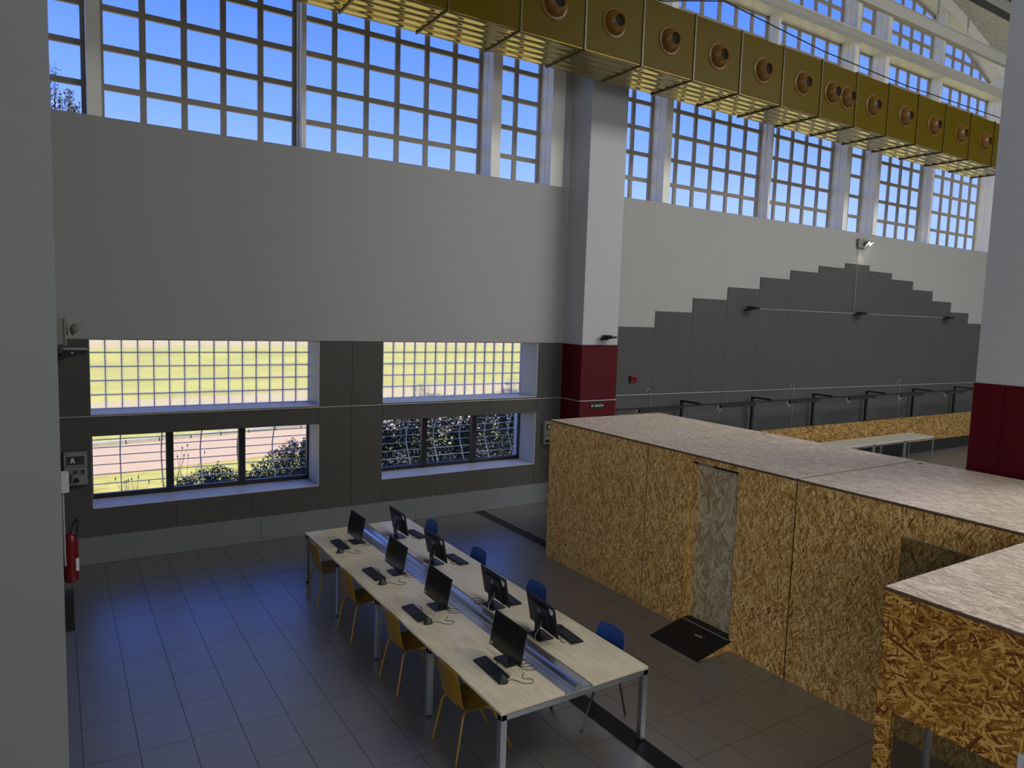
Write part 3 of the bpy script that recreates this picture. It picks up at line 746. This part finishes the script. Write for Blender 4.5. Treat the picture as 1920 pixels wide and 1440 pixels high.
def elec(loc, label):
    t = thing('socket_panel', label, 'electrical panel', loc)
    MB().box(0, .3, -.09, 0, 0, .5).build('casing', M['box_grey'], t, bevel=.008)
    MB().box(.035, .265, -.096, -.09, .31, .44).build('breaker_window', M['box_dark'], t)
    MB().box(.005, .295, -.094, -.09, .275, .283).build('seam', M['box_dark'], t)
    MB().add([(.09, -.098, .34), (.1, -.098, .41), (.12, -.098, .42), (.15, -.098, .34), (.13, -.098, .34), (.115, -.098, .38), (.105, -.098, .34)], [(0, 1, 2, 3, 4, 5, 6)]).build('mark', M['sticker'], t)
    for k in range(3): 
        s_ = MB().box(.02 + k * .095, .09 + k * .095, -.105, -.09, .16, .25).build('socket', M['box_grey'], t, bevel=.004)
        MB().box(.033 + k * .095, .077 + k * .095, -.108, -.105, .175, .235).build('socket_lid', M['box_dark'], s_)
    for k in range(2): MB().lathe([(.034, 0), (.034, .05), (.025, .06)], (.06 + k * .1, -.09, .08), (0, -1, 0), 14).build('round_socket', M['metal_dark'], t)
    for x, z in ((.02, .48), (.28, .48), (.02, .3), (.28, .3)): MB().box(x - .006, x + .006, -.094, -.09, z - .006, z + .006).build('screw', M['metal_dark'], t)
elec((.06, YW - .003, 1.27), 'grey socket panel with dark breaker window in the left corner of the grey wall')
elec((8.73, YW - .003, 1.28), 'grey socket panel partly hidden by the corner of the wooden cabins')
t = thing('switch_box', 'small white switch box with black button on the left wall', 'switch box', (.012, 8.2, 2.12))
MB().box(0, .07, -.06, .06, 0, .2).build('casing', M['white_plastic'], t, bevel=.008)
MB().lathe([(.03, 0), (.028, .02), (.015, .03)], (.07, 0, .15), (1, 0, 0), 12).build('button', M['metal_dark'], t)
o = MB().tube([(.03, 8.2, 2.12), (.03, 8.2, 1.9), (.032, 8.22, 1.5), (.035, 8.25, 1.35)], .01, 6).build('wall_cable', M['cable_w'], smooth=True); tag(o, 'pale cable running down the left wall below the switch box', 'cable')
# extinguisher
t = thing('fire_extinguisher', 'red fire extinguisher with black hose on the left wall edge', 'fire extinguisher', (.085, 8.5, 1.1))
MB().lathe([(.055, 0), (.068, .02), (.07, .05), (.07, .42), (.062, .47), (.04, .505), (.02, .52)], (0, 0, 0), n=20).build('cylinder', M['ext'], t, smooth=True)
MB().box(-.012, .012, -.03, .05, .52, .56).box(-.01, .01, -.07, .02, .56, .58).build('valve_handle', M['metal_dark'], t)
MB().tube([(.0, .02, .55), (.04, .03, .62), (.065, .03, .66), (.07, 0, .6), (.06, -.03, .52), (.04, -.05, .47)], .011, 8).build('hose', M['metal_dark'], t, smooth=True)
MB().box(.04, .0715, -.055, -.02, .12, .25).build('label_plate', M['sticker'], t)
MB().box(-.072, .0, -.03, .03, .2, .26).build('wall_bracket', M['metal_dark'], t)
o = MB().box(.015, .1, 8.35, 8.6, .62, .98).build('holder_box', M['metal_dark']); tag(o, 'black box on the left wall just under the fire extinguisher', 'box')
# fire alarm and exit sign
t = thing('fire_alarm', 'small red fire alarm box on the dark cladding right of the red column', 'fire alarm', (11.22, YW - .003, 2.63))
MB().box(-.09, .09, -.06, 0, -.075, .075).build('casing', M['ext'], t, bevel=.006); MB().box(-.045, .045, -.064, -.06, -.03, .035).build('press_plate', M['red'], t)
t = thing('exit_sign', 'dark green exit sign with arrow and SALIDA lettering on the red column', 'sign', (9.64, 11.685, 2.155))
MB().box(-.17, .17, -.01, 0, -.06, .06).build('plate', M['sign'], t)
mw = Matrix.Translation((.055, -.012, 0)) @ Matrix.Rotation(R(90), 4, 'X')
text_mesh('lettering', 'SALIDA', .075, M['signtext'], mw, t)
MB().prism([(-.155, 0), (-.125, .028), (-.125, .01), (-.1, .01), (-.1, -.01), (-.125, -.01), (-.125, -.028)], lambda p, q: (p[0], q, p[1]), -.0125, -.0105).build('arrow', M['signtext'], t)

# ------------------------------------------------------------------ wooden cabins
XF, XBK, ZT = 6.87, 9.3, 2.31
def cabin(y0, y1, label, kind=None, name='wooden_cabin'):
    t = thing(name, label, 'cabin', ((XF + XBK) / 2, (y0 + y1) / 2, 0)); off = (-(XF + XBK) / 2, -(y0 + y1) / 2, 0)
    g = .008; y0 += g; y1 -= g
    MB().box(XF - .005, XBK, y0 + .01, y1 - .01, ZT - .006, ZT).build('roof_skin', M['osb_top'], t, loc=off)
    MB().box(XF - .005, XBK, y0, y1, ZT - .03, ZT - .006).build('roof_board', M['edge'], t, loc=off)
    if kind == 'door':
        f = MB().box(XF, XF + .05, y0, 5.61, 0, ZT - .03).box(XF, XF + .05, 6.385, y1, 0, ZT - .03).box(XF, XF + .05, 5.61, 6.385, 2.215, ZT - .03)
        f.build('front_panel', M['osb'], t, loc=off)
        MB().box(XF + .05, XF + .25, 6.385, 6.41, 0, 2.215).box(XF + .05, XF + .25, 5.585, 5.61, 0, 2.215).build('door_jamb', M['osb'], t, loc=off)
        dd = MB().box(XF + .14, XF + .18, 5.6, 6.4, .02, 2.17).build('door', M['osb_door'], t, loc=off)
        MB().box(XF + .06, XF + .2, 5.61, 6.385, 2.175, 2.215).build('door_track', M['metal_dark'], t, loc=off)
        MB().box(XF + .045, XF + .06, 6.05, 6.3, 2.185, 2.2).build('track_roller', M['alu'], t, loc=off)
    elif kind == 'window':
        f = MB().box(XF, XF + .05, y0, 2.75, 0, ZT - .03).box(XF, XF + .05, 3.64, y1, 0, ZT - .03).box(XF, XF + .05, 2.75, 3.64, 0, 1.1).box(XF, XF + .05, 2.75, 3.64, 1.99, ZT - .03)
        f.build('front_panel', M['osb'], t, loc=off)
        MB().box(XF + .006, XF + .012, 2.75, 3.64, 1.1, 1.99).build('window_pane', M['glass_dark'], t, loc=off)
        MB().box(XF + .016, XF + .06, 2.75, 3.64, 1.1, 1.99).build('inner_board', M['osb'], t, loc=off)
        MB().box(XF + .0, XF + .04, 2.75, 3.64, 1.985, 1.992).build('window_edge', M['alu'], t, loc=off)
    else:
        MB().box(XF, XF + .05, y0, y1, 0, ZT - .03).build('front_panel', M['osb'], t, loc=off)
    MB().box(XBK - .05, XBK, y0, y1, 0, ZT - .03).build('back_panel', M['osb'], t, loc=off)
    MB().box(XF + .05, XBK - .05, y1 - .03, y1, 0, ZT - .03).build('end_panel', M['osb'] if y1 > 9 else M['edge'], t, loc=off)
    MB().box(XF + .02, XBK - .02, y0 + .02, y1 - .04, 0, .03).build('base_board', M['metal_dark'], t, loc=off)
    if y1 < 9: MB().box(XF + .006, XF + .05, y1, y1 + .016, 0, ZT - .005).build('gap_shade_strip', M['metal_dark'], t, loc=off)  # black strip added in the open gap to paint its shade
    if kind: MB().lathe([(.035, 0), (.035, .002)], (9.15, y1 - .12, ZT), n=12).build('fixing_plug', M['edge'], t, loc=off)
    return t
cabin(7.18, 9.50, 'chipboard cabin at the far end of the row, beside the red column')
cabin(4.815, 7.18, 'chipboard cabin with a recessed pale sliding door and ramp in front', 'door')
cabin(2.50, 4.815, 'chipboard cabin with a small window, between the door cabin and the near booth', 'window')
bt = thing('wooden_booth', 'near chipboard booth with orange-toned side panel over an open glazed base, bottom right corner', 'booth', (5.7, 1.4, 0)); off = (-5.7, -1.4, 0)
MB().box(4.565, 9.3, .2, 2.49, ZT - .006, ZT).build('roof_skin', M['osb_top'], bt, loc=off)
MB().box(4.565, 9.3, .2, 2.49, ZT - .03, ZT - .006).build('roof_board', M['edge'], bt, loc=off)
MB().box(4.57, 4.60, .2, 2.488, 1.49, ZT - .03).build('side_panel', M['osb_booth'], bt, loc=off)
MB().box(4.57, 4.665, 2.41, 2.488, 0, 1.49).build('corner_post', M['osb_booth'], bt, loc=off)
MB().box(4.62, 4.63, .2, 2.41, .02, 1.49).build('side_glass', M['glass_dark'], bt, loc=off)
MB().box(4.61, 6.86, 2.42, 2.488, 1.49, ZT - .03).build('back_header', M['osb'], bt, loc=off)
MB().box(5.2, 5.25, 2.44, 2.47, 0, 1.49).build('mullion', M['steel'], bt, loc=off)
MB().box(4.67, 6.86, 2.45, 2.458, 0.02, 1.49).build('back_glass', M['glass_dark'], bt, loc=off)
MB().box(6.88, 6.93, .2, 2.49, 0, ZT - .03).build('inner_panel', M['osb'], bt, loc=off)
MB().box(4.555, 4.57, 1.625, 1.655, .02, 1.62).build('edge_trim', M['white_plastic'], bt, loc=off)
# ramp
t = thing('access_ramp', 'small black-topped wedge ramp in front of the sliding door', 'ramp', (6.6, 5.95, 0)); off = (-6.6, -5.95, 0)
rp_ = lambda p, q: (p[0], q, p[1])
MB().prism([(6.3, .003), (6.865, .003), (6.865, .12), (6.32, .006)], rp_, 5.575, 6.345).build('wedge', M['osb'], t, loc=off)
MB().prism([(6.29, .004), (6.3, .01), (6.865, .127), (7.0, .127), (7.0, .119), (6.865, .119)], rp_, 5.615, 6.375).build('ramp_plate', M['strip'], t, loc=off)
MB().prism([(6.29, .004), (6.3, .01), (6.865, .127), (6.865, .119)], rp_, 5.565, 5.615).build('plate_edge', M['strip'], t, loc=off)
MB().box(6.845, 6.86, 5.62, 6.37, .122, .131).build('metal_strip', M['steel'], t, loc=off)
MB().prism([(6.66, .09), (6.69, .0965), (6.69, .099), (6.66, .0925)], rp_, 5.86, 5.98).build('plate_mark', M['steel'], t, loc=off)

# ------------------------------------------------------------------ far display: low wall, rails, tables
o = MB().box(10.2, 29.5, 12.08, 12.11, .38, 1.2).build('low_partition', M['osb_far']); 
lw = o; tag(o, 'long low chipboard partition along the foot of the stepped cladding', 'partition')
MB().box(10.2, 29.5, 12.12, 12.3, 0, .9).build('support', M['metal_dark'], lw)
rail = thing('display_rail', 'black metal rail frame with posts and short arms in front of the cladding', 'display rail', (19, 12.2, 0))
for k in range(7):
    x = 12.71 + 2.58 * k
    if x > 29: break
    p_ = MB().box(x - .035, x + .035, 12.17, 12.23, 0, 2.1).build('post', M['metal_dark'], rail, loc=(-19, -12.2, 0))
    MB().box(x - .03, x + .03, 11.62, 12.17, 2.06, 2.1).build('arm', M['metal_dark'], rail, loc=(-19, -12.2, 0))
MB().box(10.2, 29.0, 11.66, 11.70, 2.02, 2.06).build('crossbar', M['metal_dark'], rail, loc=(-19, -12.2, 0))
for k in range(6):
    x = 10.85 + 2.62 * k
    o = MB().box(0, 1.25, 11.65, 11.71, 1.95, 2.02).build('light_bar', M['metal_dark'], loc=(x, 0, 0))
    tag(o, 'black linear lamp under the display rail, %s from the column' % ('first', 'second', 'third', 'fourth', 'fifth', 'sixth')[k], 'lamp', 'linear lamps on the display rail')
    MB().tube([(-.06, 11.68, 2.02), (-.1, 11.67, 1.93), (-.03, 11.67, 1.86), (.03, 11.67, 1.9), (.02, 11.68, 1.97)], .008, 6).build('cable', M['cable_w'], o, smooth=True)
for k in range(3):
    x0 = 17.75 + 1.6 * k
    t = thing('white_table', 'white table behind the cabins, %s of the row of three' % ('leftmost', 'middle', 'rightmost')[k], 'table', (x0 + .8, 11.58, 0), 0, 'white tables in a row behind the cabins')
    MB().box(-.79, .79, -.38, .38, .715, .74).build('tabletop', M['white_table'], t)
    for sx_ in (-.765, .765):
        for sy_ in (-.355, .355): MB().box(sx_ - .02, sx_ + .02, sy_ - .02, sy_ + .02, 0, .70).build('leg', M['alu'], t)
    MB().box(-.78, .78, -.375, -.345, .67, .715).box(-.78, .78, .345, .375, .67, .715).box(-.78, -.75, -.37, .37, .67, .715).box(.75, .78, -.37, .37, .67, .715).build('apron', M['alu'], t)

# ------------------------------------------------------------------ bench desk
DY0, DY1 = 4.71, 10.19; DX0, DX1 = 3.02, 4.655; seg = (DY1 - DY0) / 4
dk = thing('bench_desk', 'long double-sided pale wood bench desk with central metal cable channel', 'desk', ((DX0 + DX1) / 2, (DY0 + DY1) / 2, 0)); off = (-(DX0 + DX1) / 2, -(DY0 + DY1) / 2, 0)
for k in range(4):
    for a, b in ((DX0, 3.675), (3.985, DX1)):
        MB().box(a, b, DY0 + k * seg + .0015, DY0 + (k + 1) * seg - .0015, .715, .74).build('tabletop', M['desk'], dk, loc=off, bevel=.002)
prof = [(3.69, .728), (3.765, .732), (3.77, .722), (3.775, .732), (3.805, .735), (3.825, .765), (3.845, .775), (3.86, .765), (3.865, .76), (3.885, .74), (3.972, .734), (3.972, .70), (3.69, .70)]
MB().prism(prof, lambda p, t: (p[0], t, p[1]), DY0 + .01, DY1 - .005).build('cable_channel', M['alu'], dk, loc=off)
MB().prism([(3.775, .735), (3.825, .80), (3.845, .80), (3.88, .735)], lambda p, t: (p[0], t, p[1]), DY0, DY0 + .012).build('channel_end', M['steel'], dk, loc=off)
for k in range(5):
    y = DY0 + .03 + k * (DY1 - DY0 - .06) / 4
    for x in (DX0 + .03, DX1 - .03):
        lg = MB().box(x - .03, x + .03, y - .03, y + .03, .02, .714).build('leg', M['alu'], dk, loc=off, bevel=.004)
        MB().lathe([(.02, 0), (.025, .01), (.015, .02)], (x, y, 0), n=10).build('foot', M['metal_dark'], lg)
    MB().box(DX0 + .0, DX1 - .0, y - .03, y + .03, .665, .712).build('crossbeam', M['alu'], dk, loc=off)
for x in (DX0 + .12, DX1 - .12): MB().box(x - .02, x + .02, DY0 + .06, DY1 - .06, .675, .71).build('side_rail', M['steel'], dk, loc=off)

# ------------------------------------------------------------------ monitors, keyboards, mice (built facing -X)
def loopcable(pts, r_=.0028):
    """smooth path through points by Catmull-Rom"""
    P_ = [Vector(p) for p in pts]; out = []
    for i in range(len(P_) - 1):
        p0, p1, p2, p3 = P_[max(i - 1, 0)], P_[i], P_[i + 1], P_[min(i + 2, len(P_) - 1)]
        for k in range(5):
            t = k / 5; out.append(.5 * ((2 * p1) + (p2 - p0) * t + (2 * p0 - 5 * p1 + 4 * p2 - p3) * t * t + (3 * p1 - p0 - 3 * p2 + p3) * t ** 3))
    out.append(P_[-1]); return MB().tube(out, r_, 5)
def make_monitor(label, group, tilt, seed):
    rnd = random.Random(seed)
    t = thing('monitor', label, 'monitor', (0, 0, 0), 0, group)
    MB().box(-.09, .09, -.115, .115, 0, .012).build('stand_base', M['black'], t, bevel=.003)
    nk = MB().prism([(.01, .01), (.055, .01), (.062, .2), (.04, .24), (.03, .24), (.03, .2)], lambda p, q: (p[0], q, p[1]), -.03, .03).build('stand_neck', M['black'], t, bevel=.003)
    c = Vector((-.01, 0, .235)); n = Vector((-math.cos(tilt), 0, math.sin(tilt))); up = Vector((math.sin(tilt), 0, math.cos(tilt)))
    y = Vector((0, 1, 0))
    hs = MB().obox(c, n * .008, y * .275, up * .168).obox(c - n * .018, n * .012, y * .17, up * .11).build('housing', M['black'], t, bevel=.003)
    MB().obox(c + n * .0085 + up * .006, n * .001, y * .27, up * .155).build('screen', M['screen'], t)
    MB().obox(c + n * .009 - up * .14 + y * .235, n * .002, y * .014, up * .012).build('sticker', M['sticker'], hs)
    MB().lathe([(.006, 0), (.006, .002)], c + n * .0095 - up * .158, n, 10).build('front_mark', M['emblem'], hs)
    # back: round emblem and paper labels
    bk = c - n * .030 + up * .055
    em = MB().lathe([(.027, 0), (.027, .003), (.023, .003), (.023, 0)], bk, -n, 24).build('emblem', M['emblem'], hs)
    Mx = Matrix((-y, up, -n)).transposed().to_4x4(); Mx.translation = bk - n * .001
    text_mesh('emblem_lettering', 'hp', .036, M['emblem'], Mx, hs, shear=.3, extrude=.001)
    MB().obox(c - n * .0095 + up * .115 + y * .215, n * .001, y * .035, up * .02).obox(c - n * .0095 + up * .085 + y * .21, n * .001, y * .02, up * .014).build('back_label', M['sticker'], hs)
    MB().tube([c - n * .03 - up * .06 + y * .02, c - n * .05 - up * .1 + y * .03, (.1, .06, .06), (.12, .1, .012)], .003, 6).build('display_cable', M['cable_w'], t, smooth=True)
    pts = [(.05, -.02, .07), (.1, -.05, .03)]
    for k in range(12): pts.append((.1 + .05 * math.cos(k * 1.15) + rnd.uniform(-.02, .02), -.1 - .012 * k + .05 * math.sin(k * 1.15), .006 + .004 * rnd.random()))
    loopcable(pts).build('power_cable', M['cable'], t, smooth=True)
    return t
def place(o, x, y, rz, z=.7405): o.location = (x, y, z); o.rotation_euler = (0, 0, rz)
ordn = ('farthest', 'second farthest', 'second nearest', 'nearest')
mp = make_monitor('x', 'computer monitors on the bench desk', R(11), 5)
mons = [(3.53, 9.44, 0, 'L'), (3.545, 8.07, 0, 'L'), (3.53, 6.88, 0, 'L'), (3.545, 5.44, 0, 'L')]
first = True
for k, (x, y, rz, s_) in enumerate(mons):
    lb = 'black monitor on the yellow-chair side, %s from the camera, screen showing' % ordn[k]
    if first: mo = mp; mo['label'] = lb; first = False
    else: mo = dup(mp, (0, 0, 0), 0, lb)
    place(mo, x, y, rz)
for k, (x, y, rz) in enumerate(((4.14, 9.40, R(180)), (4.12, 8.17, R(181)), (4.09, 6.61, R(179)), (4.12, 5.73, R(176)))):
    mo = dup(mp, (0, 0, 0), 0, 'black monitor on the blue-chair side, %s from the camera, back showing' % ordn[k]); place(mo, x, y, rz)

kbp = thing('keyboard', 'x', 'keyboard', (0, 0, 0), 0, 'black keyboards on the bench desk')
MB().prism([(-.07, .0), (.07, .0), (.07, .022), (-.07, .012)], lambda p, q: (p[0], q, p[1]), -.22, .22).build('case', M['black'], kbp, bevel=.003)
kk = MB()
for r_ in range(6):
    for c_ in range(21):
        if c_ in (15, 17) or (r_ in (3, 4) and 15 <= c_ <= 17): continue
        x = -.056 + r_ * .0215; y = .205 - c_ * .0196; z = .0145 + (x + .07) * .0714
        wd = .0085
        if r_ == 0 and c_ == 6: wd = .05
        if r_ == 0 and 4 <= c_ <= 8 and c_ != 6: continue
        kk.box(x - .009, x + .009, y - wd, y + wd, z, z + .004)
kk = kk.build('keys', M['key'], kbp); kk['kind'] = 'stuff'
loopcable([(.07, .05, .01), (.11, .06, .004), (.12, .09, .004), (.13, .13, .004), (.11, .16, .004)]).build('cable', M['cable'], kbp, smooth=True)
keys = [(3.27, 9.40, 0, 'yellow'), (3.265, 8.13, R(2), 'yellow'), (3.23, 6.83, 0, 'yellow'), (3.32, 5.38, R(-1), 'yellow'), (4.42, 9.37, R(184), 'blue'), (4.43, 8.14, R(181), 'blue'), (4.34, 6.72, R(176), 'blue'), (4.37, 5.63, R(176), 'blue')]
for k, (x, y, rz, s_) in enumerate(keys):
    lb = 'black keyboard in front of the %s monitor on the %s-chair side' % (ordn[k % 4], s_)
    if k == 0: ko = kbp; ko['label'] = lb
    else: ko = dup(kbp, (0, 0, 0), 0, lb)
    place(ko, x, y, rz)

def make_mouse():
    t = thing('vertical_mouse', 'x', 'mouse', (0, 0, 0), 0, 'black vertical mice beside the keyboards')
    vs = []; fs = []; n = 16; rings = 8
    for j in range(rings + 1):
        f = j / rings; h = .068 * f; s_ = math.cos(f * PI / 2 * .92) ** .7 if j < rings else .06
        for k in range(n):
            q = 2 * PI * k / n; lean = .016 * f
            vs.append((.052 * s_ * math.cos(q) * (1 - .25 * f), .036 * s_ * math.sin(q) * (1 - .45 * f) + lean, h))
    for j in range(rings):
        for k in range(n): fs.append((j * n + k, j * n + (k + 1) % n, (j + 1) * n + (k + 1) % n, (j + 1) * n + k))
    fs += [tuple(range(n))[::-1], tuple(range(rings * n, (rings + 1) * n))]
    MB().add(vs, fs).build('body', M['black'], t, smooth=True)
    MB().box(.02, .05, .018, .024, .02, .04).build('buttons', M['key'], t, bevel=.002)
    loopcable([(.05, 0, .008), (.09, .02, .003), (.13, -.02, .003), (.17, -.08, .003), (.24, -.1, .003), (.27, -.04, .003), (.2, .0, .003), (.22, .05, .003), (.25, .09, .003)]).build('cable', M['cable'], t, smooth=True)
    return t
ms = make_mouse()
for k, (x, y) in enumerate(((3.17, 9.10), (3.24, 7.79), (3.24, 6.54), (3.29, 5.12))):
    lb = 'black vertical mouse beside the %s keyboard on the yellow-chair side' % ordn[k]
    mo = ms if k == 0 else dup(ms, (0, 0, 0), 0, lb)
    mo['label'] = lb; place(mo, x, y, R(-8))

# ------------------------------------------------------------------ chairs (face +X)
def make_chair(shell_mat, leg_mat, lab, grp):
    t = thing('shell_chair', lab, 'chair', (0, 0, 0), 0, grp)
    prof = [(-.235, .84, .16), (-.232, .825, .19), (-.222, .77, .205), (-.205, .68, .212), (-.19, .6, .215), (-.178, .53, .22), (-.155, .475, .225), (-.11, .448, .228), (-.03, .44, .23), (.08, .443, .228), (.18, .452, .222), (.23, .45, .21), (.25, .435, .19)]
    nu = 9; vs = []; fs = []
    for i, (x, z, hw) in enumerate(prof):
        for k in range(nu):
            u = -1 + 2 * k / (nu - 1)
            bow = .035 * u * u
            if i <= 5: vs.append((x + bow, hw * u, z - (.012 * u ** 4 if i == 0 else 0)))
            elif i == 6: vs.append((x + bow * .7, hw * u, z + bow * .3))
            else: vs.append((x, hw * u, z + bow * .35 * (1 if i < 11 else .3)))
    for i in range(len(prof) - 1):
        for k in range(nu - 1): fs.append((i * nu + k, i * nu + k + 1, (i + 1) * nu + k + 1, (i + 1) * nu + k))
    split = 6
    def part(name, rows):
        f2 = [f for f in fs if rows[0] <= f[0] // nu < rows[1]]
        used = sorted({i for f in f2 for i in f}); mp_ = {a: b for b, a in enumerate(used)}
        o = MB().add([vs[i] for i in used], [tuple(mp_[i] for i in f) for f in f2]).build(name, shell_mat, t)
        o.data.polygons.foreach_set('use_smooth', [True] * len(o.data.polygons))
        sd_ = o.modifiers.new('solid', 'SOLIDIFY'); sd_.thickness = .011; sd_.offset = 0
        sb = o.modifiers.new('sub', 'SUBSURF'); sb.levels = 1; sb.render_levels = 2
        return o
    part('shell', (0, 99))
    for sy_ in (-1, 1):
        for (x0, x1) in ((-.12, -.205), (.16, .37)):
            MB().tube([(x0 * .4, sy_ * .13, .425), (x0 * .9, sy_ * .19, .42), (x0 + (x1 - x0) * .12, sy_ * .205, .39), (x1, sy_ * .24, .008)], .011, 8).lathe([(.014, 0), (.014, .012)], (x1, sy_ * .24, 0), n=8).build('leg', leg_mat, t, smooth=True)
    MB().box(-.09, .12, -.15, .15, .418, .432).build('seat_mount', M['metal_dark'], t)
    return t
yc_ = make_chair(M['yellow'], M['yellow_leg'], 'x', 'mustard-yellow chairs along the left side of the desk')
for k, (y, dx, rz) in enumerate(((9.43, 0, 0), (8.23, .03, R(1)), (6.83, .03, 0), (5.51, .03, R(-1)))):
    lb = 'mustard-yellow shell chair on the left side of the desk, %s from the camera' % ordn[k]
    c_ = yc_ if k == 0 else dup(yc_, (0, 0, 0), 0, lb)
    c_['label'] = lb; c_.location = (3.10 + dx, y, 0); c_.rotation_euler = (0, 0, rz)
bc_ = make_chair(M['blue'], M['dark_leg'], 'x', 'blue chairs along the right side of the desk')
for k, (y, dx, rz) in enumerate(((9.6, .02, R(180)), (8.13, .0, R(180)), (6.74, .0, R(180)), (5.38, .0, R(182)))):
    lb = 'blue shell chair on the right side of the desk, %s from the camera' % ordn[k]
    c_ = bc_ if k == 0 else dup(bc_, (0, 0, 0), 0, lb)
    c_['label'] = lb; c_.location = (4.58 + dx, y, 0); c_.rotation_euler = (0, 0, rz)
